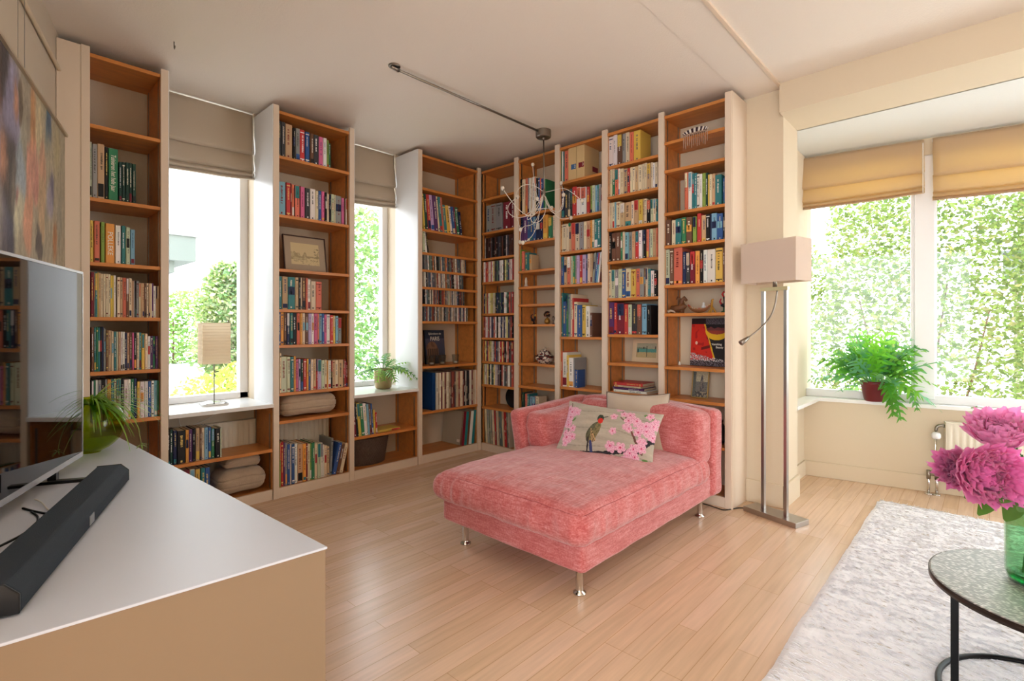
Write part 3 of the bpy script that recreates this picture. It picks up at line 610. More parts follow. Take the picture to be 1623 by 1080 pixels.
def pillow_mesh(w_, h_, th, nu, nv, back=False, seed=0):
    sg = -1 if back else 1
    def f(u, v):
        a, b_ = 2*u-1, 2*v-1; k = max(0, (1-a*a)*(1-b_*b_))
        x = a*w_/2*(1-.07*(1-b_*b_)*abs(a)); z_ = b_*h_/2*(1-.09*(1-a*a)*abs(b_))
        y = -sg*th/2*k**.42*(1+.12*mn.noise(Vector((u*4+seed, v*4, sg))))+.010*mn.noise(Vector((u*3+seed, v*3, 3)))*(1)
        y += -sg*.004*mn.noise(Vector((u*14, v*14, seed)))*k
        return (x, y, z_)
    return f
def quad_frame(tl, tr, bl, br):
    """rotation matrix (columns width, depth into the back, up) and centre from four corners"""
    tl, tr, bl, br = map(Vector, (tl, tr, bl, br)); c_ = (tl+tr+bl+br)/4; wv = ((tr-tl)+(br-bl))/2; hv = ((tl-bl)+(tr-br))/2
    W_, H_ = wv.length, hv.length; wv.normalize(); dv_ = hv.cross(wv).normalized(); hv = wv.cross(dv_).normalized()
    return c_, W_, H_, Matrix((wv, dv_, hv)).transposed().to_4x4()
def blossom(x, y, cx, cy, r, rot):
    dx, dy = x-cx, y-cy; d = sqrt(dx*dx+dy*dy)
    if d > r: return None
    a = math.atan2(dy, dx)+rot; k = abs(cos(a*2.5))**.5
    if d < r*(.55+.45*k):
        if d < r*.16: return (186, 60, 96)
        if d < r*.3: return (236, 150, 180)
        return (232, 178, 196) if mn.noise(Vector((x*60, y*60, 0))) > -.15 else (206, 128, 158)
    return None
FL = []
rr = random.Random(5)
for cx_, cy_, n_, sp_ in ((.07, .80, 6, .07), (.05, .52, 5, .05), (.10, .28, 7, .06), (.66, .80, 8, .09), (.82, .72, 9, .10), (.92, .52, 7, .07), (.64, .10, 5, .07), (.80, .12, 6, .08), (.90, .28, 4, .05)):
    for _ in range(n_): FL.append((cx_+rr.gauss(0, sp_*.7), cy_+rr.gauss(0, sp_*1.1), rr.uniform(.055, .085), rr.uniform(0, 6)))
def seg(x, y, x0, y0, x1, y1):
    t = max(0, min(1, ((x-x0)*(x1-x0)+(y-y0)*(y1-y0))/((x1-x0)**2+(y1-y0)**2))); return sqrt((x-x0-t*(x1-x0))**2+(y-y0-t*(y1-y0))**2)
def birdcol(u, v):
    x, y = u*1.75, v; A = 1.75
    g = mn.noise(Vector((x*3, y*14, 2)))*.5+mn.noise(Vector((x*20, y*60, 7)))*.25
    c = [178+26*g, 166+24*g, 148+22*g]
    if abs((y+.03*sin(x*5)) % .33-.16) < .006: c = [q*.85 for q in c]
    # branches
    for (x0, y0, x1, y1, w_, cc) in ((.60*A, .98, .70*A, .72, .012, (110, 74, 66)), (.70*A, .72, .80*A, .45, .017, (122, 76, 66)), (.80*A, .45, .90*A, .20, .02, (106, 66, 58)), (.74*A, .62, .62*A, .78, .010, (110, 74, 66)), (.05*A, .95, .10*A, .3, .008, (110, 74, 66)),
                                  (.26*A, .02, .55*A, .09, .022, (40, 34, 40)), (.55*A, .09, .85*A, .22, .032, (38, 32, 38)), (.85*A, .22, 1.0*A, .50, .04, (34, 28, 36))):
        if seg(x, y, x0, y0, x1, y1) < w_*(1+.5*mn.noise(Vector((x*25, y*25, 1)))): c = list(cc)
    for (cx_, cy_, r1, r2, an) in ((.13, .60, .05, .02, .9), (.93, .86, .05, .02, -.5), (.99*.9, .62, .04, .018, 1.2), (.86, .90, .04, .02, .3), (.93, .12, .05, .02, .2)):
        dx, dy = x-cx_*A, y-cy_; a_ = dx*cos(an)+dy*sin(an); b_ = -dx*sin(an)+dy*cos(an)
        if (a_/r1)**2+(b_/r2)**2 < 1: c = [96, 132, 70]
    for cx_, cy_, r, ro in FL:
        q = blossom(x, y, cx_*A, cy_, r*1.2, ro)
        if q: c = list(q)
    # small bird
    bx, by = .385*A, .42
    dx, dy = x-bx, y-by; a_ = dx*cos(1.25)+dy*sin(1.25); b_ = -dx*sin(1.25)+dy*cos(1.25)
    if (a_/.21)**2+(b_/.10)**2 < 1:
        c = [132, 118, 78] if b_ < .02 else [96, 92, 66]
        if mn.noise(Vector((x*30, y*30, 4))) > .1: c = [q*.8 for q in c]
    for k in range(5):
        if seg(x, y, .36*A+.012*k, .46-.02*k, .395*A+.012*k, .24+.01*k) < .010: c = [52, 40, 36] if k % 2 else [196, 160, 110]
    if seg(x, y, .375*A, .24, .40*A, .04) < .026: c = [58, 64, 110]
    if seg(x, y, .345*A, .3, .355*A, .02) < .014: c = [50, 42, 44]
    dx, dy = x-.425*A, y-.69
    if (dx/.058)**2+(dy/.075)**2 < 1: c = [54, 66, 50]
    if (dx-.008)**2/.0022+(dy+.045)**2/.0028 < 1: c = [206, 42, 30]
    if seg(x, y, .455*A, .715, .495*A, .75) < .008: c = [40, 36, 34]
    if (dx-.012)**2+(dy-.022)**2 < .00012: c = [14, 12, 12]
    return lin(*[max(0, min(255, q)) for q in c])
fab_print = mat('printed_cotton', attr=True, rough=.9, bump=.5, bscale=350, sheen=.2)
fab_taupe = mat('taupe_cotton', (196, 178, 158), .92, bump=.5, bscale=300, sheen=.3)
fab_edge = mat('dark_piping', (120, 106, 96), .9)
def pillow(name, corners, th, colfn, matf, label, seed=0, n_=(150, 90), piping=None):
    c_, W_, H_, M_ = quad_frame(*corners)
    rt = empty(name, c_); rt.matrix_world = Matrix.Translation(c_) @ M_; tag(rt, label, 'cushion')
    m = MB()
    m.grid(pillow_mesh(W_, H_, th, *n_, False, seed), n_[0], n_[1], colfn) if colfn else m.grid(pillow_mesh(W_, H_, th, *n_, False, seed), n_[0], n_[1])
    m.build('front_cover', matf, rt, smooth=True)
    MB().grid(pillow_mesh(W_, H_, th, 40, 30, True, seed), 40, 30).build('back_cover', fab_taupe, rt, smooth=True)
    if piping:
        f = pillow_mesh(W_, H_, th, 1, 1, False, seed); P = [f(t/30, 0) for t in range(30)]+[f(1, t/20) for t in range(20)]+[f(1-t/30, 1) for t in range(30)]+[f(0, 1-t/20) for t in range(21)]
        MB().tube(P, .0035, 6).build('piping', piping, rt, smooth=True)
    return rt
def atd(u, v, d): p = ond(u, v, d); return p
pillow('square_cushion', [atd(950, 619, 3.27), atd(1058, 627, 3.10), atd(966, 735, 3.12), atd(1062, 740, 2.93)], .15, None, fab_taupe, 'plain taupe cushion with piped edge behind the flowered bird cushion', 3, (40, 30), fab_edge)
pillow('oblong_cushion', [atd(898, 636, 3.10), atd(1050, 656, 2.80), atd(884, 716, 2.93), atd(1038, 750, 2.66)], .14, birdcol, fab_print, 'oblong cushion printed with a small bird and pink blossoms on the chaise', 1, (220, 130))

# ------------------------------------------------------------------ white sideboard, television, soundbar
SB = [(-1.176, .590), (-3.145, .484), (-3.15, .235), (-1.24, -.265)]
sb = tag(empty('sideboard', (-2.2, .25, 0)), 'large pale sideboard with a smooth white top carrying the television', 'sideboard')
def loc2(pts, o=(-2.2, .25)): return [(p[0]-o[0], p[1]-o[1]) for p in pts]
body_m = mat('shaded_beige_lacquer', (148, 124, 98), .45)  # beige paint darkened, the shade of the end face put into the colour
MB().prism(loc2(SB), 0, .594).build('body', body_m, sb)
ins = SB
MB().prism(loc2([(-1.173, .594), (-3.149, .488), (-3.154, .232), (-1.237, -.268)]), .594, .600).build('top', mat('white_sideboard_top', (212, 216, 226), .42), sb, bevel=.0015)
tvp = Vector((-2.51, .291, 0)); tvd = Vector((.919, -.394, 0)); tvn = Vector((.394, .919, 0))
tv = empty('television', (tvp.x+tvd.x*.575, tvp.y+tvd.y*.575, .6)); tv.rotation_euler.z = math.atan2(tvd.y, tvd.x)+pi
tag(tv, 'wide flat television with a thin silver edge standing on the sideboard', 'television')
# tv frame: local x runs from the near end (+?) ; local -y is behind
scr = mat('dark_screen_glass', (6, 6, 8), .03, coat=0, spec=.9)
MB().box(-.575, -.045, .046, .575, -.006, .741).build('casing', blackp, tv, bevel=.004)
m = MB(); e = .007
m.box(-.577, -.03, .044, .577, .002, .044+e+.012); m.box(-.577, -.03, .741-e, .577, .002, .743); m.box(-.577, -.03, .05, -.577+e, .002, .741); m.box(.577-e, -.03, .05, .577, .002, .741)
o = m.build('bezel', mat('silver_bezel', (206, 206, 212), .25, .6), tv)
MB().box(-.569, -.006, .064, .569, .0005, .733).build('screen', scr, tv)
for sx in (-.38, .42):
    m = MB(); m.prism([(sx-.02, -.16), (sx+.02, -.16), (sx+.035, .13), (sx+.01, .13)], 0, .010); m.box(sx-.012, -.035, .008, sx+.012, -.01, .06); m.build('foot', blackp, tv, bevel=.002)
tv.scale = (-1, 1, 1) if False else (1, 1, 1)
tv.rotation_euler.z = math.atan2(tvd.y, tvd.x)
# soundbar
a = onz(205, 762, .602); b_ = onz(31, 976, .602); dv_ = (b_-a); L_ = Vector((dv_.x, dv_.y, 0)).length
sbr = empty('soundbar', ((a.x+b_.x)/2, (a.y+b_.y)/2, .6005), math.atan2(dv_.y, dv_.x)); tag(sbr, 'long charcoal fabric soundbar lying in front of the television', 'soundbar')
D_ = .088
prof = [(0, .004), (0, .040), (-.022, .062), (-D_, .062), (-D_, .004)]
m = MB(); k = len(prof)
m.add([(-L_/2+.006, p[0], p[1]) for p in prof]+[(L_/2-.006, p[0], p[1]) for p in prof], [(0, 1, 2, 3, 4), (9, 8, 7, 6, 5)]+[(i, k+i, k+(i+1) % k, (i+1) % k) for i in range(k)])
weld(m.build('grille', mat('speaker_cloth', (44, 54, 66), .8, bump=.8, bscale=700), sbr, bevel=.004))
for x in (-L_/2, L_/2-.006):
    m = MB(); m.add([(x, p[0]*1.01, p[1]*1.01) for p in prof]+[(x+.006, p[0]*1.01, p[1]*1.01) for p in prof], [(4, 3, 2, 1, 0), (5, 6, 7, 8, 9)]+[(i, (i+1) % k, k+(i+1) % k, k+i) for i in range(k)]); m.build('end_cap', blackp, sbr, bevel=.002)
MB().box(-.02, .0005, .012, .02, .0025, .036).build('badge', mat('grey_badge', (150, 152, 156), .4, .5), sbr)
MB().box(-L_/2+.02, -D_*.9, .002, L_/2-.02, -.01, .006).build('base', blackp, sbr)
def cable(name, pts, r, m_, label):
    P = [Vector(p) for p in pts]; Q = []
    for i in range(len(P)-1):
        p0, p1, p2, p3 = P[max(i-1, 0)], P[i], P[i+1], P[min(i+2, len(P)-1)]
        for k in range(8):
            t = k/8; Q.append(.5*((2*p1)+(-p0+p2)*t+(2*p0-5*p1+4*p2-p3)*t*t+(-p0+3*p1-3*p2+p3)*t**3))
    Q.append(P[-1]); o = MB().tube(Q, r, 6).build(name, m_, base=tuple(Q[0]), smooth=True); tag(o, label, 'cable'); return o
zc = .603
cable('cable', [onz(u, v, zc) for u, v in ((36, 806), (60, 812), (95, 818))], .003, rubber, 'short black plug lead between television foot and soundbar')
cable('cable', [onz(u, v, zc) for u, v in ((-30, 880), (0, 866), (35, 848), (56, 832), (60, 820), (50, 812))], .003, rubber, 'black looped cable on the sideboard behind the soundbar')
cable('cable', [onz(u, v, zc) for u, v in ((-20, 880), (10, 879), (28, 872), (42, 864))], .0035, rubber, 'lower thick black cable at the left frame edge')
cable('cable', [onz(u, v, zc+.002) for u, v in ((55, 792), (66, 797), (78, 809), (95, 808))], .0022, whitep, 'thin white cable curling beside the television foot')

# painting with its wires
def wsz(u, v):
    r = ray(u, v); o_ = Vector((0, 0, CH)); t = (wp-o_).dot(wn)/r.dot(wn); p = o_+r*t; return (p-wp).dot(wd), p.z
S0 = wsz(90, 222)[0]; S1 = 1.35; PZ0, PZ1 = 1.22, 2.10
blobs = [(90, 222, 60, (170, 160, 136)), (3, 154, 10, (202, 120, 66)), (12, 160, 7, (90, 76, 62)), (34, 195, 12, (196, 132, 82)), (30, 255, 14, (212, 142, 122)), (12, 264, 16, (150, 168, 186)), (61, 190, 8, (52, 84, 116)), (64, 205, 6, (60, 84, 120)), (63, 311, 8, (156, 150, 178)), (76, 236, 14, (190, 176, 124)),
         (44, 205, 12, (206, 190, 150)), (27, 343, 12, (220, 150, 118)), (44, 368, 5, (70, 64, 66)), (46, 390, 5, (80, 72, 70)), (80, 343, 12, (150, 150, 136)), (66, 292, 6, (84, 82, 120)), (50, 320, 10, (196, 160, 120)), (10, 330, 14, (206, 200, 170)), (20, 225, 12, (150, 146, 130)), (52, 260, 10, (206, 150, 120)), (72, 380, 8, (186, 110, 60)), (25, 170, 12, (150, 140, 124)), (40, 290, 8, (200, 130, 116)), (8, 310, 6, (140, 60, 66))]
bl = []
for u, v, r, c in blobs:
    s_, z_ = wsz(u, v); s2, _z = wsz(u-r, v); bl.append((s_, z_, max(.03, abs(s2-s_)*.8), tuple(q*.76+p*.24 for q, p in zip(c, (214, 200, 176)))))
rr = random.Random(3)
for _ in range(26): bl.append((rr.uniform(.9, 1.4), rr.uniform(PZ0, PZ1), rr.uniform(.05, .14), rr.choice(blobs)[3]))
def paintcol(u, v):
    s_ = S0+(S1-S0)*(1-u); z_ = PZ0+(PZ1-PZ0)*v
    a = s_+.035*mn.noise(Vector((s_*9, z_*5, 0)))+.012*mn.noise(Vector((s_*40, z_*22, 5))); b_ = z_+.07*mn.noise(Vector((s_*7, z_*5, 9)))
    W0 = .004; acc = [182*W0, 170*W0, 146*W0]; a += (b_-1.7)*.10
    for x, y, r, c in bl:
        x += (y-1.7)*.10; d = sqrt(((a-x)*1.25)**2+((b_-y)*.62)**2)/r
        if d < 3.2:
            q = exp(-d*d*4.5); acc = [acc[i]+c[i]*q for i in range(3)]; W0 += q
    k = 1+.13*mn.noise(Vector((s_*30, z_*12, 3)))+.10*mn.noise(Vector((s_*90, z_*50, 1)))
    return lin(*[min(255, max(0, acc[i]/W0*k)) for i in range(3)])
pt = empty('painting', wallpt(S0, .0, PZ0)); pt.rotation_euler.z = math.atan2(wd.y, wd.x); tag(pt, 'large abstract painting of blue, pink and ochre strokes hanging from wires', 'painting')
LP = S1-S0; HP = PZ1-PZ0
MB().grid(lambda u, v: (LP*(1-u), .034, HP*v), 170, 150, paintcol).build('canvas', canvas_m, pt)
m = MB(); m.box(0, .004, 0, LP, .032, HP); m.build('stretcher', whitep, pt)
m = MB(); fw = .012
m.box(-.004, .002, -fw, LP, .045, -.001); m.box(-.004-fw, .002, -fw, -.004, .045, HP+fw); m.box(-.004, .002, HP+.001, LP, .045, HP+fw); m.build('frame', mat('pale_gilt_frame', (196, 178, 152), .4, .4), pt)
m = MB()
for u in (17, 28):
    s_ = wsz(u, 120)[0]-S0; m.tube([(s_, .02, HP), (s_, .02, 2.435-PZ0)], .0012, 5)
m.build('wire', steel, pt)

# ------------------------------------------------------------------ leaves
leaf_m = mat('leaf', attr=True, rough=.45, spec=.4); TL_ = translucent(leaf_m, (150, 200, 60), .35)
hedge_m = mat('hedge_leaf', attr=True, rough=.6, spec=.3); translucent(hedge_m, (170, 190, 100), .35)
def frond(m, p0, d0, L_, droop, lobes, lw, col, wid=.012, twist=0, bw=.16):
    """lobed fern leaf: a midrib that droops with paired tapering lobes"""
    p0 = Vector(p0); d = Vector(d0).normalized(); K = 14; P = [p0]; D = []
    for i in range(K):
        d = (d+Vector((0, 0, -droop/K))).normalized(); D.append(d); P.append(P[-1]+d*(L_/K))
    D.append(d)
    side0 = D[K//2].cross(Vector((0, 0, 1)));
    if side0.length < .1: side0 = Vector((1, 0, 0))
    side0 = (side0.normalized()+Vector((0, 0, twist))).normalized()
    for i in range(K):
        a, b_ = P[i], P[i+1]; w0 = wid*(.25 if i < K*.25 else .8*(1-i/K)+.25); w1 = wid*(.25 if i+1 < K*.25 else .8*(1-(i+1)/K)+.25)
        s_ = side0; m.add([a-s_*w0, a+s_*w0, b_+s_*w1, b_-s_*w1], [(0, 1, 2, 3)], col)
    for j in range(lobes):
        t = .26+.68*j/max(1, lobes-1); i = min(K-1, int(t*K)); a = P[i]+(P[i+1]-P[i])*(t*K-i); dd = D[i]
        ll = lw*(1-.62*abs(t-.5)*1.7)*random.uniform(.85, 1.1)
        for sg in (-1, 1):
            sd = (side0*sg+dd*.75).normalized(); up = dd.cross(side0).normalized(); hw = dd*(ll*bw)
            q1 = a+sd*ll*.5+up*.004*sg; q2 = a+sd*ll-Vector((0, 0, ll*.22))
            m.add([a-hw*.8, a+hw*.8, q1+hw, q1-hw], [(0, 1, 2, 3)], col); m.add([q1-hw, q1+hw, q2+hw*.25, q2-hw*.25], [(0, 1, 2, 3)], col)
def leafcol(base, v=.25): c = lin(*base); k = random.uniform(1-v, 1+v); return (c[0]*k, c[1]*k, c[2]*k*random.uniform(.8, 1.2))
pot2 = onz(608, 616, .632); fp = tag(empty('potted_fern', (-3.62, 2.315, .630)), 'blue-green fern in a brass pot on the sill of the second narrow window', 'plant')
m = MB().lathe([(.052, 0), (.066, .012), (.074, .09), (.075, .16), (.078, .165), (.070, .165), (.068, .14), (0, .14)], 32); m.build('pot', mat('antique_brass', (176, 150, 112), .35, .8, bump=.3, bscale=50), fp, smooth=True)
m = MB()
for k in range(20):
    a = k*2.4; e_ = random.uniform(.25, 1.2); L_ = random.uniform(.2, .33)
    frond(m, (0.02*cos(a), .02*sin(a), .14), (cos(a)*(1.1 if cos(a) > 0 else .45), sin(a), e_), L_, random.uniform(.9, 2.0), 7, random.uniform(.05, .075), leafcol(random.choice([(96, 140, 120), (120, 165, 80), (70, 120, 90), (150, 190, 90)])), .014, random.uniform(-.5, .5))
frond(m, (.02, .02, .15), (.3, 1, .5), .36, .9, 3, .02, leafcol((140, 190, 70)), .014)
m.build('foliage', leaf_m, fp, smooth=True)
pb = Vector(bay(.44, -.005, .600)); bp_ = tag(empty('hanging_fern', pb), 'big bright green fern in a dark red pot on the bay window sill', 'plant')
m = MB().lathe([(.055, 0), (.062, .01), (.083, .12), (.088, .125), (.088, .145), (.078, .145), (.074, .12), (0, .12)], 32); m.build('pot', mat('dark_red_pot', (104, 26, 34), .35), bp_, smooth=True)
m = MB()
for k in range(66):
    a = k*2.4; e_ = random.uniform(.5, 4.5) if k < 60 else random.uniform(-.1, .5); L_ = random.uniform(.22, .40)
    dx = bd*cos(a)*1.15+bn*(sin(a)*(.3 if sin(a) > 0 else .8))
    frond(m, tuple(dx*.03+Vector((0, 0, .13))), (dx.x, dx.y, e_), L_, random.uniform(.3, 1.3), 5, random.uniform(.09, .13), leafcol(random.choice([(96, 190, 80), (120, 205, 70), (80, 160, 110), (150, 215, 100), (60, 130, 70), (110, 180, 150)])), .018, random.uniform(-.8, .8), .17)
for k in range(5): frond(m, (.03*k, -.04, .12), (random.uniform(-.2, .9), -.5, random.uniform(0, .6)), random.uniform(.26, .38), 2.6, 6, .07, leafcol((70, 150, 50)), .016, random.uniform(-.6, .6), .24)
m.build('foliage', leaf_m, bp_, smooth=True)

# spider plant in a green glass globe on the sideboard
vc = ond(144, 663, 2.17); gv = tag(empty('globe_vase', (vc.x, vc.y, .6004)), 'round lime green glass vase behind the television', 'vase')
pr_ = [(.035, 0)]+[(max(.035, .118*sin(a)), .118-.118*cos(a)) for a in [pi*k/24 for k in range(2, 22)]]+[(.045, .232), (.043, .229)]+[(.112*sin(a), .118-.112*cos(a)) for a in [pi*k/24 for k in range(21, 1, -1)]]+[(0, .007)]
MB().lathe(pr_, 48).build('bowl', greeng, gv, smooth=True)
sp_ = tag(empty('spider_plant', (vc.x, vc.y, .80)), 'spider plant with arching striped leaves growing out of the green globe vase', 'plant')
m = MB(); rr = random.Random(11); rt3 = Vector((_c, _s, 0))
for k in range(60):
    a = rr.uniform(-1.0, 1.0) if k < 46 else rr.uniform(0, 6.28); dirv = rt3*cos(a)+Vector((-_s, _c, 0))*sin(a)*.8; L_ = rr.uniform(.16, .33); p = Vector((0, 0, .0)); d = (dirv*rr.uniform(.7, 1.1)+Vector((0, 0, rr.uniform(.2, 1.0)))).normalized(); dr = rr.uniform(.9, 2.4); sd = Vector((0, 0, 1)).cross(dirv).normalized(); K = 12
    P = [p]
    for i in range(K): d = (d+Vector((0, 0, -dr/K))).normalized(); P.append(P[-1]+d*(L_/K))
    cc = leafcol(rr.choice([(120, 170, 60), (150, 195, 80), (190, 215, 130), (100, 150, 50)]), .2)
    for i in range(K):
        w0, w1 = .0045*(1-(i/K)**2)+.0006, .0045*(1-((i+1)/K)**2)+.0006
        m.add([P[i]-sd*w0, P[i]+sd*w0, P[i+1]+sd*w1, P[i+1]-sd*w1], [(0, 1, 2, 3)], cc)
m.build('foliage', leaf_m, sp_, smooth=True)
R0 = [Vector((0, 0, .02))+rt3*.0, rt3*.12+Vector((0, 0, .06)), rt3*.20+Vector((0, 0, -.02)), rt3*.215+Vector((0, 0, -.17))]
m = MB().tube(bez(*R0, 20), .0014, 5, lin(190, 190, 120)); e_ = R0[-1]
for k in range(12): frond(m, tuple(e_), (cos(k*.9), sin(k*.9), rr.uniform(-.2, .7)), .03, 1, 0, .01, leafcol((160, 190, 100)), .003)
m.build('runner', leaf_m, sp_, smooth=True)

# ------------------------------------------------------------------ floor lamp
shade_m = mat('white_lamp_fabric', (232, 212, 196), .85, bump=.1, bscale=300); translucent(shade_m, (240, 225, 200), .25)
LA = math.atan2(-.095, .314); fl = tag(empty('floor_lamp', (-.931, 3.278, 0), LA), 'twin post brushed steel floor lamp with a white box shade', 'floor lamp')
MB().box(-.165, -.065, 0, .165, .065, .030).build('base', steel, fl, bevel=.002)
for x in (-.074, .068): MB().box(x-.010, -.010, .030, x+.010, .010, 1.365).build('pole', steel, fl, bevel=.001)
MB().box(-.090, -.013, 1.350, .084, .013, 1.372).build('crossbar', mat('satin_brass', (206, 192, 150), .3, .8), fl, bevel=.001)
m = MB().lathe([(.012, 1.372), (.012, 1.42), (.006, 1.43), (.006, 1.60), (.003, 1.62)], 12); m.build('stem', nickel, fl, smooth=True)
m = MB(); w_, d_, z0, z1, t_ = .172, .078, 1.398, 1.642, .002
for q in ((-w_, -d_, w_, -d_+t_), (-w_, d_-t_, w_, d_), (-w_, -d_, -w_+t_, d_), (w_-t_, -d_, w_, d_)): m.box(q[0], q[1], z0, q[2], q[3], z1)
m.build('lamp_shade', shade_m, fl)
m = MB(); m.tube([(-w_, 0, 1.60), (w_, 0, 1.60)], .002, 6); m.tube([(0, -d_, 1.60), (0, d_, 1.60)], .002, 6); m.build('shade_carrier', steel, fl)
P = [ond(1232, 459, 3.02), ond(1229, 490, 3.02), ond(1214, 515, 3.0), ond(1184, 537, 2.97)]
inv = Matrix.Rotation(-LA, 4, 'Z') @ Matrix.Translation((.931, -3.278, 0))
P = [inv @ p for p in P]; B = bez(P[0], P[0]+(P[1]-P[0])*1.3, P[2]+(P[2]-P[3])*.2, P[3], 20)
MB().tube(B, .0045, 8).build('reading_arm', nickel, fl, smooth=True)
dd_ = (B[-1]-B[-2]).normalized(); MB().tube([B[-1]-dd_*.01, B[-1]+dd_*.012, B[-1]+dd_*.022, B[-1]+dd_*.05], .009, 14, r2=.016).build('reading_head', nickel, fl, smooth=True)
cable('cable', [(-1.098, 3.305, .006), (-1.14, 3.285, .004), (-1.19, 3.19, .004), (-1.24, 3.19, .004), (-1.30, 3.20, .005), (-1.42, 3.205, .005)], .003, rubber, 'black lead running from the floor lamp towards the rightmost bookcase')

# ------------------------------------------------------------------ table lamp on the left sill
tl = tag(empty('table_lamp', (-3.66, 1.08, .6304), R(-6)), 'small table lamp with a square ribbed paper shade on the left window sill', 'table lamp')
m = MB(); K = 10
for i in range(K):
    x0, x1 = -.055+.11*i/K, -.055+.11*(i+1)/K; h0, h1 = .004+.014*sin(pi*i/K), .004+.014*sin(pi*(i+1)/K)
m.grid(lambda u, v: ((-.055+.11*u), -.075+.15*v, .012+.010*sin(pi*v)), 8, 12); m.grid(lambda u, v: ((-.055+.11*u), -.075+.15*v, .0+.006*sin(pi*v)), 8, 12)
m.box(-.055, -.075, 0, .055, .075, .010); m.build('base', chrome, tl)
MB().tube([(0, 0, .01), (0, 0, .50)], .0035, 8).build('pole', nickel, tl, smooth=True)
m = MB(); t_ = .002; a_ = .078
def ribs(p0, p1, nrm):
    def f(u, v): p = Vector(p0)*(1-u)+Vector(p1)*u; return tuple(p+Vector(nrm)*(.0025*abs(sin(v*pi*14)))+Vector((0, 0, .268+.262*v)))
    m.grid(f, 2, 84)
ribs((-a_, -a_, 0), (a_, -a_, 0), (0, -1, 0)); ribs((a_, -a_, 0), (a_, a_, 0), (1, 0, 0)); ribs((a_, a_, 0), (-a_, a_, 0), (0, 1, 0)); ribs((-a_, a_, 0), (-a_, -a_, 0), (-1, 0, 0))
sh2 = mat('ribbed_paper', (214, 192, 166), .85); translucent(sh2, (240, 222, 190), .35)
m.build('lamp_shade', sh2, tl, smooth=True)
cable('cable', [(-3.72, 1.02, .634), (-3.78, .99, .634), (-3.80, .90, .634), (-3.81, .82, .634)], .002, whitep, 'thin white lead of the table lamp lying on the sill')

# ------------------------------------------------------------------ ceiling: rod and wire chandelier
rl = tag(empty('ceiling_rod', (-2.482, 1.66, HC)), 'long thin metal rod fixed across the ceiling towards the chandelier', 'ceiling rod')
MB().tube([(0, .02, -.016), (0, 1.29, -.016)], .0075, 10).build('rod', nickel, rl, smooth=True)
m = MB().lathe([(.034, 0), (.034, -.006), (.026, -.010), (.020, -.004), (0, -.004)], 24); m.tube([(0, -.02, -.012), (0, .03, -.016)], .012, 8); m.build('end_bracket', nickel, rl, smooth=True)
chd = tag(empty('chandelier', (-2.475, 2.985, HC)), 'ceiling light of curling thin wires with small bulbs hanging from a metal cup', 'chandelier')
MB().lathe([(0, 0), (.058, 0), (.058, -.05), (.052, -.056), (.012, -.058), (.010, -.07), (0, -.07)], 36).build('ceiling_cup', nickel, chd, smooth=False)
D0 = _s*2.475+_c*2.985
def CP(u, v, dz=0): return ond(u, v, D0+dz)-Vector((-2.475, 2.985, HC))
MB().tube([CP(861.5, 222), CP(863, 318)], .0055, 10).build('stem', nickel, chd, smooth=True)
MB().lathe([(0, .03), (.010, .02), (.013, 0), (.013, -.03), (.006, -.05), (0, -.05)], 12, c=(CP(862, 305).x, CP(862, 305).y)).build('hub', nickel, chd, smooth=True).location.z = CP(862, 305).z
wire_m = mat('white_wire', (246, 240, 230), .4)
bulb_m = mat('frosted_bulb', (238, 230, 216), .3)
W_ = [((844.6, 264), (858, 350), (846, 300), .10), ((798, 301), (850, 380), (812, 322), -.12), ((818.7, 314), (846, 372), (775, 340), .05), ((824.4, 362), (836, 280), (800, 290), -.05), ((824.4, 382), (848, 395), (826, 330), .12),
      ((831, 384), (852, 330), (858, 372), -.15), ((843.3, 340), (840, 368), (826, 345), .0), ((890, 293), (868, 345), (905, 352), .1), ((920.5, 317), (895, 300), (890, 290), -.1), ((902.6, 346), (880, 352), (888, 348), .08), ((850, 318), (880, 362), (818, 372), -.18), ((872, 330), (830, 372), (815, 330), .15), ((893, 312), (872, 352), (890, 345), -.05)]
h0 = CP(862, 305)
for (b_, c1, c2, dz) in W_:
    e_ = CP(*b_, dz); B = bez(h0, CP(*c1, dz*.5), CP(*c2, dz), e_, 22)
    o = MB().tube(B, .0022, 6).build('wire', wire_m, chd, smooth=True)
    dd_ = (B[-1]-B[-2]).normalized()
    MB().lathe([(0, -.016), (.007, -.012), (.0135, 0), (.0135, .006), (.008, .015), (0, .017)], 12).build('bulb', bulb_m, o, smooth=True).location = e_+dd_*.012
    MB().lathe([(0, -.006), (.006, -.006), (.006, .006), (0, .006)], 10).build('bulb_holder', nickel, o).location = e_
m = MB().lathe([(0, -.02), (.008, -.012), (.010, 0), (.006, .012), (0, .014)], 10); o = m.build('glass_drop', mat('green_bead', (30, 120, 90), .1), chd, smooth=True); o.location = CP(902.6, 356, .08)
o = MB().tube([(0, 0, 0), (.0, .0, -.03), (.008, 0, -.042), (.018, 0, -.036), (.018, 0, -.028)], .0025, 6).build('ceiling_hook', nickel, base=(0, 0, 0), smooth=True); o.location = (-3.114, .73, HC); tag(o, 'small bare metal hook in the ceiling above the left bookcase', 'hook')

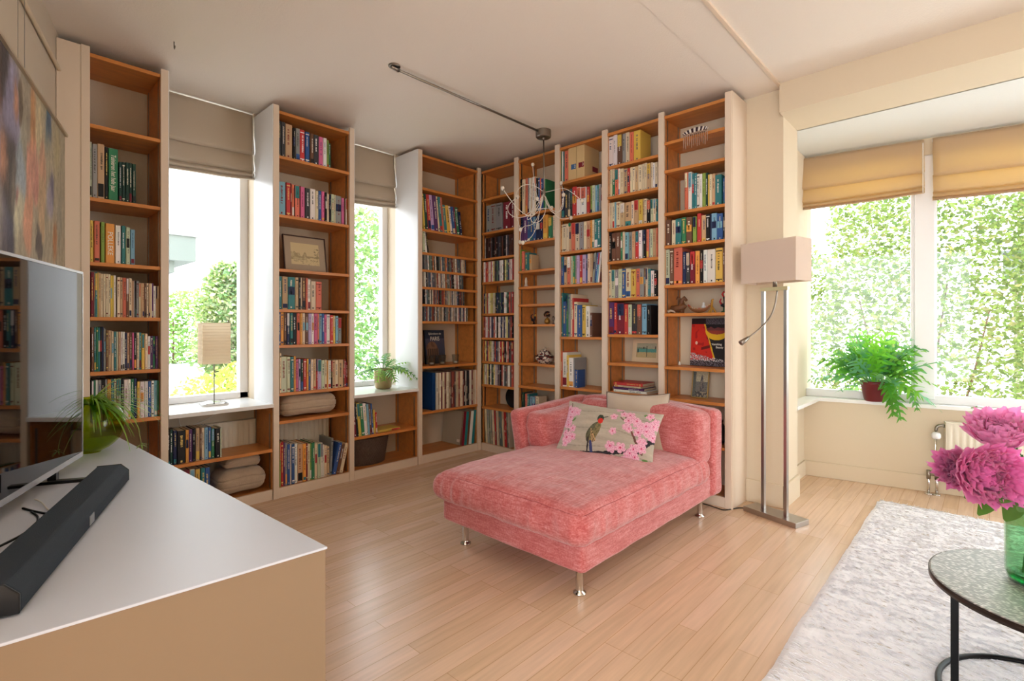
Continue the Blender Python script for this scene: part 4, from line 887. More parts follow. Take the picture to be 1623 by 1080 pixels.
# ------------------------------------------------------------------ radiators
def radiator(loc, rz, W_, H_, th, label, valve=False):
    r = tag(empty('radiator', loc, rz), label, 'radiator'); m = MB()
    n_ = int(W_/.0335); p = W_/n_
    def f(u, v):
        x = u*W_; k = (x/p) % 1; g = .5-.5*cos(2*pi*k); z_ = v*H_
        e = min(1, max(0, (min(z_, H_-z_)-.02)/.025)); return (x, -th-.006*min(1, g*1.6)*e+.004, z_)
    m.grid(f, n_*8, 14); m.build('panel', rad_m, r, smooth=True)
    m = MB().box(0, -th+.004, 0, W_, -.004, H_); m.box(-.003, -th-.004, -.002, 0, 0, H_+.004); m.box(W_, -th-.004, -.002, W_+.003, 0, H_+.004); m.box(-.003, -th-.004, H_, W_+.003, 0, H_+.006); m.build('casing', rad_m, r)
    return r
radiator((-3.752, .80, .10), R(90), .545, .395, .055, 'ribbed cream radiator behind the low case under the left window')
radiator((-3.752, 1.405, .10), R(90), .47, .395, .055, 'ribbed cream radiator behind the bottom shelf between the narrow windows')
rr_ = radiator(bay(.825, -.035, .095), R(10), 1.25, .40, .075, 'wide ribbed cream radiator under the bay window behind the peonies')
MB().tube(bez((0, -.04, .375), (-.035, -.04, .385), (-.05, -.04, .37), (-.05, -.04, .34), 8), .010, 8).build('elbow_pipe', nickel, rr_, smooth=True)
m = MB().lathe([(0, 0), (.018, 0), (.026, .010), (.026, .030), (.018, .042), (0, .044)], 20); o = m.build('thermostat_knob', white_m, rr_, smooth=True); o.location = (-.05, -.062, .29); 
MB().tube([(-.05, -.04, .34), (-.053, -.04, .2), (-.05, -.04, .03)], .007, 8).build('pipe', chrome, rr_, smooth=True)
for x in (-.045, -.088):
    MB().tube([(x, -.04, .06), (x, -.04, -.094)], .008, 8).build('pipe', chrome, rr_, smooth=True)
    m = MB().lathe([(.022, -.095), (.022, -.088), (.010, -.084), (0, -.084)], 18, c=(x, -.04)); m.build('floor_ring', chrome, rr_, smooth=True)
m = MB(); m.tube([(-.095, -.04, .045), (.0, -.04, .045)], .010, 8); m.tube([(-.088, -.04, .01), (-.088, -.04, .07)], .012, 8); m.tube([(-.045, -.04, .01), (-.045, -.04, .07)], .012, 8); m.build('valve', nickel, rr_, smooth=True)
for (a0, a1, zb) in ((.95, 1.34, .52),):
    cable('cable', [(-3.735, .90, .575), (-3.735, .92, .50), (-3.732, 1.02, .515), (-3.735, 1.12, .56), (-3.735, 1.2, .59)], .002, whitep, 'thin white lead looping below the left window sill')

# ------------------------------------------------------------------ rug
rg = tag(empty('rug', (.55, 2.5, 0)), 'shaggy off-white wool rug with a twisted fringe, right foreground', 'rug')
rug_m = mat('wool_pile', attr=True, rough=.95, sheen=.4)
X0, X1, Y0, Y1 = -.53, 1.75, .6, 4.03
def rf(u, v):
    x = X0+(X1-X0)*u; y = Y0+(Y1-Y0)*v; e = min(u*(X1-X0), v*(Y1-Y0), (1-u)*(X1-X0), (1-v)*(Y1-Y0)); x += .012*mn.noise(Vector((0, y*4, 0)))*(1-u)
    return (x-.55, y-2.5, .003+.013*min(1, e/.02)+.004*mn.noise(Vector((x*18, y*40, 0))))
base_c = lin(240, 238, 240)
m = MB().grid(rf, 110, 160, lambda u, v: tuple(q*(1+.10*mn.noise(Vector((u*30, v*110, 0)))) for q in base_c)); m.build('woven_ground', rug_m, rg, smooth=True)
m = MB(); rr = random.Random(2)
for _ in range(52000):
    x = rr.uniform(X0+.005, min(X1, .9)); y = rr.uniform(1.0, Y1-.005); a = rr.gauss(-.2, .3); L_ = rr.uniform(.02, .045); w_ = rr.uniform(.0008, .0016)
    c = base_c if rr.random() < .96 else lin(206, 194, 180); k = rr.uniform(.9, 1.06)*(1+.10*mn.noise(Vector((x*5, y*26, 0)))); c = tuple(min(1, q*k) for q in c)
    dx, dy = cos(a), sin(a); z0 = .014; h = rr.uniform(.002, .006)
    px, py = x-.55, y-2.5
    m.add([(px-dy*w_, py+dx*w_, z0), (px+dy*w_, py-dx*w_, z0), (px+dx*L_*.6, py+dy*L_*.6, z0+h), (px+dx*L_, py+dy*L_, z0+h*.4)], [(0, 1, 2), (0, 2, 3)], c)
tag(m.build('pile', rug_m, rg), kind='stuff')
m = MB()
for k in range(150):
    x = X0+.012*k; 
    if rr.random() < .25: continue
    y = Y1-.005; P = [Vector((x-.55, y-2.5, .012))]; a = rr.gauss(1.5+.9*sin(k*.35), .5)
    for i in range(5): a += rr.gauss(0, .35); P.append(P[-1]+Vector((cos(a)*.013, abs(sin(a))*.015, -.002 if i < 3 else 0)))
    m.tube(P, .0028, 4, tuple(q*.8 for q in lin(226, 212, 194)), r2=.0012)
m.build('fringe', rug_m, rg)

# ------------------------------------------------------------------ coffee table, vase and peonies
TC = Vector((.165, 2.12, 0)); TH = .372
ct = tag(empty('coffee_table', TC), 'round hammered metal side table on a thin black ring base', 'side table')
top_m = bpy.data.materials.new('hammered_silver'); top_m.use_nodes = True; n, l = nodes(top_m); b = n['Principled BSDF']
b.inputs['Metallic'].default_value = .8; b.inputs['Roughness'].default_value = .5; t = n.new('ShaderNodeTexCoord'); mp = n.new('ShaderNodeMapping'); mp.inputs['Scale'].default_value = (1, 1, .02); l.new(t.outputs['Object'], mp.inputs[0])
wv = n.new('ShaderNodeTexNoise'); wv.inputs['Scale'].default_value = 6; l.new(mp.outputs[0], wv.inputs[0])
mixv = n.new('ShaderNodeMix'); mixv.data_type = 'RGBA'; mixv.inputs[0].default_value = .06; l.new(mp.outputs[0], mixv.inputs[6]); l.new(wv.outputs['Color'], mixv.inputs[7])
vo = n.new('ShaderNodeTexVoronoi'); vo.inputs['Scale'].default_value = 150; mp3 = n.new('ShaderNodeMapping'); mp3.inputs['Scale'].default_value = (.45, 1.3, 1); mp3.inputs['Rotation'].default_value = (0, 0, .5); l.new(mixv.outputs[2], mp3.inputs[0]); l.new(mp3.outputs[0], vo.inputs[0])
cr2 = n.new('ShaderNodeValToRGB'); cr2.color_ramp.elements[0].position = .1; cr2.color_ramp.elements[1].position = .5; cr2.color_ramp.elements[0].color = (*lin(244, 238, 236), 1); cr2.color_ramp.elements[1].color = (*lin(160, 158, 156), 1); l.new(vo.outputs['Distance'], cr2.inputs[0]); l.new(cr2.outputs[0], b.inputs['Base Color'])
bpn = n.new('ShaderNodeBump'); bpn.inputs['Strength'].default_value = .5; bpn.inputs['Distance'].default_value = .003; bpn.invert = True; l.new(vo.outputs['Distance'], bpn.inputs['Height']); l.new(bpn.outputs[0], b.inputs['Normal'])
MB().lathe([(0, TH-.004), (.285, TH-.004), (.302, TH-.003), (.306, TH+.002), (.303, TH+.004), (0, TH+.004)], 96).build('table_top', top_m, ct)
MB().lathe([(.300, TH-.016), (.309, TH-.016), (.309, TH+.0015), (.306, TH+.0015), (.300, TH-.004)], 96).build('rim', mat('dark_bronze', (58, 46, 40), .35, .8), ct, smooth=True)
m = MB(); P = [(.285*cos(a), .285*sin(a), .0105+.012) for a in [2*pi*i/72 for i in range(73)]]; m.tube(P, .0085, 8); m.build('ring_base', black_m, ct, smooth=True)
for a in (R(214), R(334), R(94)):
    x, y = .288*cos(a), .288*sin(a); MB().box(x-.009, y-.009, .012, x+.009, y+.009, TH-.012).build('leg', black_m, ct)
VC = ond(1645, 905, 1.50); VC.z = TH+.0045
va = tag(empty('bottle_vase', VC), 'tall green glass bottle vase holding the peonies at the right frame edge', 'vase')
po = [(.050, 0), (.066, .006), (.072, .03), (.073, .20), (.062, .235), (.046, .255), (.043, .285), (.047, .292)]
pi_ = [(.044, .290), (.040, .283), (.043, .255), (.059, .232), (.0695, .20), (.0685, .03), (.05, .014), (0, .012)]
MB().lathe(po+pi_, 48).build('bottle', green2, va, smooth=True)
MB().lathe([(0, .0135), (.049, .0155), (.0670, .031), (.0680, .195), (0, .195)], 40).build('water', waterm, va, smooth=True)
MB().lathe([(0, .0005), (.049, .0006), (.064, .008), (.067, .02), (0, .011)], 32).build('base_glass', mat('deep_green_glass', (20, 150, 70), .05, trans=.6), va, smooth=True)
petal_m = mat('petal', attr=True, rough=.55, sheen=.3); translucent(petal_m, (245, 120, 195), .45)
stem_m = mat('stem_green', attr=True, rough=.5)
def peony(pos, size, up, full, label, k0=0, cols=((226, 110, 176), (212, 66, 144), (240, 160, 208)), nP=84):
    up = Vector(up).normalized(); rt = tag(empty('peony', pos), label, 'flower', 'peonies in the green bottle vase'); rq = up.to_track_quat('Z', 'Y').to_matrix(); m = MB(); rr = random.Random(k0)
    for k in range(nP):
        t = k/nP; a = k*2.39996; open_ = (.12+1.35*t*full); L_ = size*(.45+.62*t)*rr.uniform(.85, 1.1); wd_ = L_*rr.uniform(.55, .8)*(.55+.5*t); NU, NV = 9, 6
        c = [cols[1][i]*(1-t)+cols[0][i]*t for i in range(3)]; j = rr.uniform(.88, 1.1)
        ph = rr.uniform(0, 6); cup = .9-.35*t
        base_r = size*.10*t
        def f(u, v, a=a, o_=open_, L_=L_, wd_=wd_, ph=ph, cup=cup, t=t, base_r=base_r):
            s_ = (u-.5)*2; w__ = wd_*(sin(pi*min(1, v*.62+.08))**.8)*.5; th = o_*(1-.25*v)-cup*(1-v)*.15-(.55*v*v*cup if t < .6 else .35*v*v*cup)
            r_ = base_r+L_*v*sin(max(0, th)); z_ = L_*v*cos(th)-.10*size; x_ = w__*s_
            ru = .12*L_*v*sin(s_*5+ph)*(.5+t*.3)+.07*L_*v*v*sin(s_*11+ph*2); r_ += -abs(s_)**2*w__*.55*cup+ru*cos(th); z_ += ru*sin(th)*.6
            v3 = Vector((r_*cos(a)-x_*sin(a), r_*sin(a)+x_*cos(a), z_)); return tuple(rq @ v3)
        def cf(u, v, c=c, j=j, t=t):
            e = max(0, v-.45)*1.2; return tuple(min(1, q*j) for q in lin(*[min(255, max(0, c[i]*(1-e*.6)+cols[2][i]*e*.6)) for i in range(3)]))
        m.grid(f, NU, NV, cf)
    m.build('bloom', petal_m, rt, smooth=True)
    sg = lin(70, 120, 50); m = MB(); e_ = Vector((VC.x, VC.y, VC.z+.27))-Vector(pos); nk = e_+Vector((rr.uniform(-.02, .02), rr.uniform(-.02, .02), 0)); bt = Vector((VC.x, VC.y, VC.z+.03))-Vector(pos)+Vector((rr.uniform(-.035, .035), rr.uniform(-.035, .035), 0))
    m.tube(bez(-up*size*.1, -up*size*.9, nk+Vector((0, 0, .07)), nk, 10)+[nk*.6+bt*.4, bt], .0035, 7, sg); m.build('stem', stem_m, rt, smooth=True)
    m = MB()
    for k in range(5):
        a = k*1.257; d = rq @ Vector((cos(a), sin(a), .35)); s_ = rq @ Vector((-sin(a), cos(a), 0)); m.add([tuple(-up*size*.12), tuple(d*size*.3+s_*size*.14-up*size*.1), tuple(d*size*.55-up*size*.06), tuple(d*size*.3-s_*size*.14-up*size*.1)], [(0, 1, 2, 3)], lin(60, 110, 50))
    m.build('sepals', stem_m, rt)
    return rt
tow = Vector((_s, -_c, 0)); rgt = Vector((_c, _s, 0))
peony(ond(1530, 748, 1.48), .100, tuple(-rgt*.8+tow*.5+Vector((0, 0, .25))), .60, 'half open pink peony, leftmost in the bottle vase', 1, ((240, 150, 205), (220, 90, 160), (250, 205, 230)))
peony(ond(1553, 752, 1.42), .098, tuple(-rgt*.15+tow*.95+Vector((0, 0, .15))), 1.05, 'largest ruffled deep pink peony facing the camera', 2, ((238, 130, 195), (222, 70, 146), (250, 185, 222)), 150)
peony(ond(1586, 697, 1.47), .090, tuple(-rgt*.35+tow*.3+Vector((0, 0, .8))), 1.0, 'paler pink peony highest in the bottle vase', 3, ((244, 165, 210), (226, 110, 170), (252, 215, 234)))
peony(ond(1617, 730, 1.40), .032, tuple(-rgt*.7+tow*.5+Vector((0, 0, .2))), .25, 'closed coral peony bud at the right frame edge', 4, ((226, 96, 110), (214, 80, 110), (226, 150, 100)), 26)
peony(ond(1612, 765, 1.52), .055, tuple(tow*.8+Vector((0, 0, .2))), .9, 'dark pink peony half hidden behind the largest bloom', 5, ((226, 100, 170), (204, 60, 136), (240, 160, 205)), 50)
pl = tag(empty('peony_leaves', (VC.x, VC.y, VC.z+.29)), 'dark green peony leaves spilling over the rim of the bottle vase', 'leaves'); m = MB()
def leaf(m, p, d, L_, w_, col, nrm=Vector((0, 0, 1))):
    p = Vector(p); d = Vector(d).normalized(); s_ = d.cross(nrm).normalized(); up = s_.cross(d); K = 10; pr0 = None
    for i in range(K+1):
        t = i/K; c_ = p+d*L_*t-Vector((0, 0, .35*L_*t*t)); hw = w_*sin(pi*min(1, t*.93+.04))**.8; row = [c_-s_*hw+up*hw*.25, c_, c_+s_*hw+up*hw*.25]
        if pr0: m.add(pr0+row, [(0, 1, 4, 3), (1, 2, 5, 4)], col)
        pr0 = row
for (u, v, d_, L_, w_, c_) in ((1594, 770, 1.38, .10, .026, (84, 130, 66)), (1562, 790, 1.42, .09, .022, (44, 84, 44)), (1590, 720, 1.5, .09, .02, (60, 96, 56)), (1604, 700, 1.5, .08, .02, (54, 90, 50)), (1530, 775, 1.45, .06, .014, (40, 74, 44)), (1618, 780, 1.38, .10, .03, (60, 100, 56)), (1606, 790, 1.45, .09, .03, (36, 70, 44))):
    p = ond(u, v, d_)-pl.location; o_ = Vector((0, 0, -.01)); dd_ = (p-o_)
    m.tube([o_, o_*.4+p*.6+Vector((0, 0, .01)), p*.9], .0018, 5, lin(60, 100, 44)); leaf(m, p*.8, p+Vector((0, 0, -.02))-tow*-.01, L_, w_, lin(*c_), (Vector((0, 0, .7))+tow).normalized())
m.build('foliage', leaf_m, pl, smooth=True)

# ------------------------------------------------------------------ small things on the shelves
def pic(m, P0, W_, H_, fn, nx=60, ny=60):
    """picture surface in the x-z plane, facing -y"""
    m.grid(lambda u, v: (P0[0]+W_*u, P0[1], P0[2]+H_*v), nx, ny, fn); return m
def framed(name, loc, rz, tilt, W_, H_, fw, fdepth, frame_m, fn, label, matw=0, matc=(220, 210, 190)):
    r = empty(name, loc); r.matrix_world = Matrix.Translation(loc) @ Matrix.Rotation(rz, 4, 'Z') @ Matrix.Rotation(tilt, 4, 'X'); tag(r, label, 'framed picture')
    m = MB(); x0, x1 = -W_/2, W_/2
    m.box(x0, -fdepth, 0, x1, 0, fw); m.box(x0, -fdepth, H_-fw, x1, 0, H_); m.box(x0, -fdepth, fw, x0+fw, 0, H_-fw); m.box(x1-fw, -fdepth, fw, x1, 0, H_-fw); m.build('frame', frame_m, r, bevel=.001)
    MB().box(x0+fw, -fdepth*.5, fw, x1-fw, -fdepth*.2, H_-fw).build('backing', mat('mount_card', matc, .8), r)
    q = fw+matw; pic(MB(), (x0+q, -fdepth*.5-.001, q), W_-2*q, H_-2*q, fn).build('picture', print_m, r)
    return r
def sketch(u, v):
    g = mn.noise(Vector((u*9, v*9, 1)))+.6*mn.noise(Vector((u*34, v*34, 3))); c = (214, 196, 152)
    if u < .55 and v < .62+.3*mn.noise(Vector((u*7, 0, 2)))-.3*u and v > .22: c = (172, 154, 118) if g > -.1 else (196, 180, 140)
    if .45 < u < .95 and .2 < v < .42 and g > 0: c = (168, 150, 116)
    if u > .82 and v > .25 and v < .8 and g > .1: c = (160, 146, 112)
    if v < .2 and g > .3: c = (180, 164, 128)
    return lin(*c)
darkf = mat('dark_frame', (70, 44, 34), .4); goldf = mat('gold_frame', (170, 140, 80), .4, .5); creamf = mat('cream_frame', (226, 204, 168), .6)
framed('etching', (-3.55, onx(485, 500, -3.55).y, 1.5225), R(90), R(-9), .31, .262, .008, .014, darkf, sketch, 'framed sepia landscape etching leaning in the bookcase between the windows', .045, (176, 158, 136))
def sea(u, v):
    g = .2*mn.noise(Vector((u*20, v*30, 1))); t = v+g*.2; c = (196, 176, 130) if t < .38 else ((96, 160, 150) if t < .62 else (180, 176, 150))
    if .62 < t < .7 and u < .5: c = (120, 130, 110)
    for x, y0, y1 in ((.5, .05, .82), (.06, .35, .6), (.35, .6, .75), (.92, .6, .8)):
        if abs(u-x) < .025 and y0 < v < y1: c = (60, 60, 64)
    return lin(*[q*(1+g*.4) for q in c])
framed('seascape_picture', (ony(1024, 560, 3.42).x, 3.43, .8713), 0, R(-8), .23, .175, .034, .02, creamf, sea, 'small seascape in a wide cream wooden frame standing on a shelf')
def boats(u, v):
    g = mn.noise(Vector((u*8, v*8, 5))); c = (176, 168, 140) if v > .55 else (112, 112, 108)
    if (abs(u-.6) < .28*(1-v/.9) and v < .8): c = (86, 84, 88) if g > 0 else (120, 114, 106)
    if v < .2: c = (150, 140, 120) if g > .1 else (74, 74, 76)
    if u < .2 and v < .9: c = (94, 98, 92)
    return lin(*[q*(1+.3*mn.noise(Vector((u*30, v*30, 2)))) for q in c])
framed('monochrome_photograph', (ony(1108, 620, 3.36).x, 3.37, .6545), 0, R(-10), .115, .20, .006, .012, goldf, boats, 'small upright monochrome photograph in a thin gold frame behind the chaise')
def cover(name, loc, rz, tilt, W_, H_, th, fn, label, spine_c, nx=80, ny=80):
    r = empty(name, loc); r.matrix_world = Matrix.Translation(loc) @ Matrix.Rotation(rz, 4, 'Z') @ Matrix.Rotation(tilt, 4, 'X'); tag(r, label, 'book')
    MB().box(-W_/2, -th, 0, W_/2, 0, H_, lin(*spine_c)).build('cover', book_m, r, bevel=.001)
    pic(MB(), (-W_/2, -th-.0006, 0), W_, H_, fn, nx, ny).build('front_picture', print_m, r); return r
def paris(u, v):
    g = mn.noise(Vector((u*7, v*7, 1))); c = [44+40*v, 56+26*v, 74+30*v]
    if v > .75: c = (30, 44, 66)
    dx, dy = (u-.33)/.30, (v-.42)/.24
    if dx*dx+dy*dy < 1 and v > .42: c = (128, 96, 76) if g > 0 else (104, 76, 62)
    if v < .45 and .08 < u < .66: c = (112, 84, 66) if int(u*18) % 2 else (62, 50, 48)
    if v < .25: c = (46, 46, 50) if g > -.1 else (70, 60, 56)
    return lin(*c)
pb_ = cover('picture_book', (-3.60, onx(689, 540, -3.60).y, .8055), R(90), R(-5), .215, .30, .02, paris, 'blue picture book with a domed building leaning behind the glass tumblers', (24, 34, 50))
text_mesh('PARIS', .052, wt, pb_, (.0, -.0215, .222), (R(90), 0, 0), 'title', .8); text_mesh('Splendeurs de', .026, wt, pb_, (0, -.0215, .268), (R(90), 0, 0), 'title', .95, 0, .2)
def vanish(u, v):
    g = mn.noise(Vector((u*10, v*10, 2))); n2 = mn.noise(Vector((u*40, v*40, 3))); c = (34, 30, 34)
    if u < .30+.42*(1-v)+.02*g and v > .12: c = (206, 44, 30) if g > -.35 else (170, 30, 26)
    e = u-(.30+.42*(1-v)); 
    if abs(e-.02) < .02+.012*g and v < .93 and v > .14: c = (226, 176, 44)
    if v > .88 and u < .45: c = (40, 26, 28)
    dx, dy = (u-.72)/.32, (v-.74)/.20
    if dy < 0 and dx*dx+dy*dy < 1: c = (232, 186, 40)
    if ((u-.72)/.30)**2+((v-.80)/.14)**2 < 1: c = (110, 56, 56) if v > .74 else (150, 60, 46)
    if v > .84 and u > .4: c = (60, 56, 62) if n2 > 0 else (96, 90, 98)
    if v > .80+.03*g and v < .87 and u > .42: c = (26, 22, 26)
    if (u-.16)**2+(v-.48)**2 < .0012: c = (226, 190, 170)
    if .30 < u < .55 and abs(v-.38-.2*(u-.4)) < .03: c = (110, 24, 20)
    if v < .27-.16*u+.03*g and n2 > -.1: c = (214, 208, 206) if n2 > .1 else (120, 110, 120)
    if v < .10: c = (120, 112, 124) if n2 > .1 else (50, 40, 44)
    return lin(*c)
vb = cover('picture_book', (ony(1122, 540, 3.41).x, 3.43, .8675), 0, R(-6), .245, .325, .025, vanish, 'large red, black and yellow picture book facing out in the rightmost bookcase', (30, 26, 30), 110, 140)
text_mesh('Vanishing', .020, wt, vb, (.055, -.0265, .148), (R(90), 0, 0), 'title', .9, .0003); text_mesh('Beauty', .020, wt, vb, (.075, -.0265, .128), (R(90), 0, 0), 'title', .9, .0003)
# the horse book: writing on the cover that faces the room
k_ = ('HI', .658, 4)
if k_ in BOOKS:
    o, b_ = BOOKS[k_]; pm = mat('grey_green_cover', (150, 156, 140), .4)
    MB().box(b_['w']+.0002, .004, .004, b_['w']+.001, b_['d']-.003, b_['h']-.004).build('front_picture', pm, o)
    text_mesh('PAARDEN', .042, kt, o, (b_['w']+.0016, b_['d']*.5, b_['h']*.74), (R(90), 0, R(90)), 'title', .75, .0006)
files = [(900.7, 913.8, 232, (214, 184, 134), (60, 100, 150)), (914.0, 926.6, 229, (216, 186, 136), (130, 30, 46))]
for k, (u0, u1, vt, c_, lc) in enumerate(files):
    x0, x1 = ony(u0, 250, YB+.025).x, ony(u1, 250, YB+.025).x; h_ = ony((u0+u1)/2, vt, YB+.025).z-2.293
    r = tag(empty('box_file', (x0, YB+.025, 2.2935)), ('cardboard box file with a blue label' if k == 0 else 'cardboard box file with dark red labels, right of the blue labelled one'), 'box file', 'cardboard box files on the top shelf')
    MB().box(0, 0, 0, x1-x0-.002, .20, h_, lin(*c_)).build('box', book_m, r, bevel=.001)
    lb = mat('file_label', lc, .5); MB().box(.028 if k == 0 else .018, -.0008, .085, x1-x0-.006, 0, .125).build('spine_label', lb, r)
    text_mesh('2' if k == 0 else '3', .03, wt, r, (x1-x0-.016, -.0016, .105), (R(90), 0, 0), 'numeral')
    if k == 1: MB().box(x1-x0-.002, .11, .07, x1-x0-.001, .185, .11).build('side_label', lb, r)

# glasses with tea lights
wax = mat('wax', (240, 236, 226), .5)
for k, (u, lab) in enumerate(((684, 'leftmost'), (701, 'middle'), (722, 'rightmost'))):
    p = onx(u, 575, -3.475); r = tag(empty('candle_glass', (-3.475, p.y, .8055)), lab+' of the three clear tumblers holding tea lights below the disc rows', 'candle glass', 'tumblers with tea lights')
    MB().lathe([(.022, 0), (.026, .004), (.034, .085), (.0325, .085), (.024, .012), (0, .010)], 28).build('glass', clear, r, smooth=True)
    MB().lathe([(0, .0105), (.018, .0105), (.018, .024), (0, .024)], 18).build('tea_light', wax, r)
# folded blankets
def blank(name, x0, x1, y0, y1, z0, z1, label, seed, r=.06):
    def f(p, nn):
        p = p+nn*(.010*nz(p, 7, seed)); t = (p.z-z0)/(z1-z0)
        if nn.z > .2: p.z += .012*sin((p.y-y0)/(y1-y0)*pi)+.008*nz(p, 10, seed+4)
        g = (t*3) % 1
        if abs(nn.y) > .5 or abs(nn.x) > .5: p -= nn*.008*(1 if g < .08 or g > .92 else 0)*(1 if .15 < t < .85 else 0)
        return p
    o = soft(name, rbox(x0, x1, y0, y1, z0, z1, r, 34, f), None, blanket_m, base=((x0+x1)/2, (y0+y1)/2, z0)); tag(o, label, 'blanket'); return o
blank('blanket', -3.70, -3.45, 1.43, 1.83, .522, .655, 'folded beige blanket on the shelf between the two narrow windows', 2)
blank('blanket', -3.67, -3.44, 1.04, 1.335, .085, .215, 'folded beige blanket on the bottom shelf under the left window', 9)
blank('blanket', -3.66, -3.47, 1.08, 1.30, .235, .295, 'small rolled beige cloth on top of the lower folded blanket', 5, .028)
# basket
bk_ = tag(empty('basket', (-3.575, 2.135, .068)), 'oval dark brown woven basket under the sill with the fern pot', 'basket')
def bkf(u, v): a = 2*pi*u; r_ = .80+.20*v; w_ = .004*sin(u*2*pi*46)*sin(v*pi*13); return ((.115*r_+w_)*cos(a), (.185*r_+w_)*sin(a), .205*v)
MB().grid(bkf, 276, 52).build('woven_side', wicker, bk_, smooth=True)
MB().lathe([(0, .004), (.80, .004), (.80, .0), (0, .0)], 40, sx=.115, sy=.185).build('bottom', wicker, bk_)
m = MB(); m.tube([(.118*cos(a), .188*sin(a), .205) for a in [2*pi*i/60 for i in range(61)]], .006, 8); m.build('rim', wicker, bk_, smooth=True)
# lidded pot
def potcol(a, z_):
    q = mn.noise(Vector((cos(a)*3.2, sin(a)*3.2, z_*70)))
    return lin(230, 216, 200) if q > .02 else (lin(36, 30, 46) if q > -.25 else lin(140, 60, 50))
px_ = ony(862, 575, 3.335); lp = tag(empty('lidded_pot', (px_.x, 3.345, .8255)), 'patterned black and white lidded pottery tureen alone on its shelf', 'pot')
def lathe_c(m, prof, seg, cf):
    vs = [(r*cos(2*pi*i/seg), r*sin(2*pi*i/seg), z_) for r, z_ in prof for i in range(seg)]; fs = []; cs = []
    for j in range(len(prof)-1):
        for i in range(seg): fs.append((j*seg+i, j*seg+(i+1) % seg, (j+1)*seg+(i+1) % seg, (j+1)*seg+i)); cs.append(cf(2*pi*i/seg, prof[j][1]))
    m.add(vs, fs, cs); return m
pp = [(.045, 0)]+[(.045+.033*sin(pi*t*.62), .060*t) for t in [i/12 for i in range(1, 13)]]
lathe_c(MB(), pp, 64, potcol).build('bowl', print_m, lp, smooth=True)
MB().lathe([(.062, .058), (.082, .060), (.082, .065), (.070, .066), (.060, .066)], 48).build('rim', mat('dark_glaze', (44, 34, 40), .2), lp, smooth=True)
pp = [(.070, .066)]+[(.070*(1-t)**.75+.012*t, .066+.052*t) for t in [i/14 for i in range(1, 15)]]
lathe_c(MB(), pp, 64, potcol).build('lid', print_m, lp, smooth=True)
MB().lathe([(.010, .116), (.016, .122), (.016, .130), (.010, .134), (0, .134)], 16).build('lid_knob', print_m if False else mat('pale_glaze', (220, 204, 186), .3), lp, smooth=True)
for sx in (-1, 1): MB().tube([(sx*.075, -.012, .055), (sx*.092, 0, .060), (sx*.075, .012, .055)], .004, 6).build('handle', mat('pot_handle', (60, 46, 46), .3), lp, smooth=True)
# small figures in the second bay
p = ony(834, 455, 3.29); r = tag(empty('small_bottle', (p.x, 3.29, 1.4785)), 'slender pale bottle shaped figurine on a narrow shelf', 'figurine')
MB().lathe([(.016, 0), (.020, .004), (.013, .018), (.010, .035), (.0125, .05), (.010, .062), (.007, .07), (.009, .076), (.006, .084), (0, .086)], 20).build('body', mat('pale_ceramic', (214, 200, 186), .4), r, smooth=True)
MB().lathe([(.0208, .0), (.0212, .004), (.0190, .007)], 20).build('foot', mat('brown_ceramic', (140, 90, 60), .5), r, smooth=True)
p = ony(845, 513, 3.30); r = tag(empty('cockerel_figurine', (p.x, 3.31, 1.1585)), 'dark bird figurine beside the golden vase', 'figurine')
m = MB(); bl_, rd_ = lin(40, 34, 40), lin(170, 50, 40)
m.lathe([(.010, 0), (.014, .003), (.006, .008), (.005, .03)], 12, bl_); m.tube([(-.02, 0, .04), (-.006, 0, .03), (.010, 0, .045), (.014, 0, .07)], .013, 10, bl_, r2=.007); m.tube([(-.018, 0, .038), (-.032, 0, .06), (-.028, 0, .078), (-.012, 0, .082)], .008, 8, bl_, r2=.004); m.tube([(.014, 0, .068), (.018, 0, .082), (.026, 0, .080)], .008, 8, lin(200, 150, 60), r2=.002); m.tube([(.010, 0, .088), (.016, 0, .092), (.022, 0, .086)], .003, 6, rd_); m.build('body', print_m, r, smooth=True)
p = ony(866, 513, 3.31); r = tag(empty('golden_vase', (p.x, 3.32, 1.1585)), 'little golden round vase topped with a dark flower ball', 'figurine')
MB().lathe([(.010, 0), (.022, .008), (.026, .026), (.018, .044), (.008, .050), (.009, .054), (0, .054)], 24).build('bowl', mat('old_gold', (178, 136, 70), .3, .7), r, smooth=True)
m = MB(); rr = random.Random(8)
for k in range(26):
    a, b_ = rr.uniform(0, 6.28), rr.uniform(-.6, 1.4); q = (.020*cos(a)*cos(b_), .020*sin(a)*cos(b_), .082+.022*sin(b_)); m.lathe([(0, -.008), (.007, -.003), (.007, .004), (0, .008)], 8, lin(*rr.choice([(60, 40, 34), (170, 50, 40), (90, 70, 40), (200, 150, 90), (40, 36, 36)])), c=(q[0], q[1])) if False else m.tube([(q[0], q[1], q[2]-.007), (q[0]*1.2, q[1]*1.2, q[2]), (q[0]*1.3, q[1]*1.3, q[2]+.006)], .006, 6, lin(*rr.choice([(60, 40, 34), (170, 50, 40), (90, 70, 40), (200, 150, 90), (40, 36, 36)])))
m.tube([(0, 0, .05), (0, 0, .08)], .004, 6, lin(60, 50, 40)); m.build('flowers', print_m, r, smooth=True)
p = ony(877.5, 500, 3.30); r = tag(empty('metal_ring', (p.x-.004, 3.30, 1.1585)), 'small dark metal ring ornament beside the upright of the shelf', 'figurine')
MB().tube([(.0, .014*cos(a), .045+.018*sin(a)) for a in [2*pi*i/24 for i in range(25)]], .004, 6).build('ring', nickel, r, smooth=True); MB().lathe([(.012, 0), (.012, .004), (.003, .008), (.003, .028)], 14).build('stand', nickel, r, smooth=True)
p = ony(806, 640, 3.33); r = tag(empty('black_disc', (p.x+.035, 3.36, .4025)), 'round black metal plate standing behind the shelf upright above the records', 'plate')
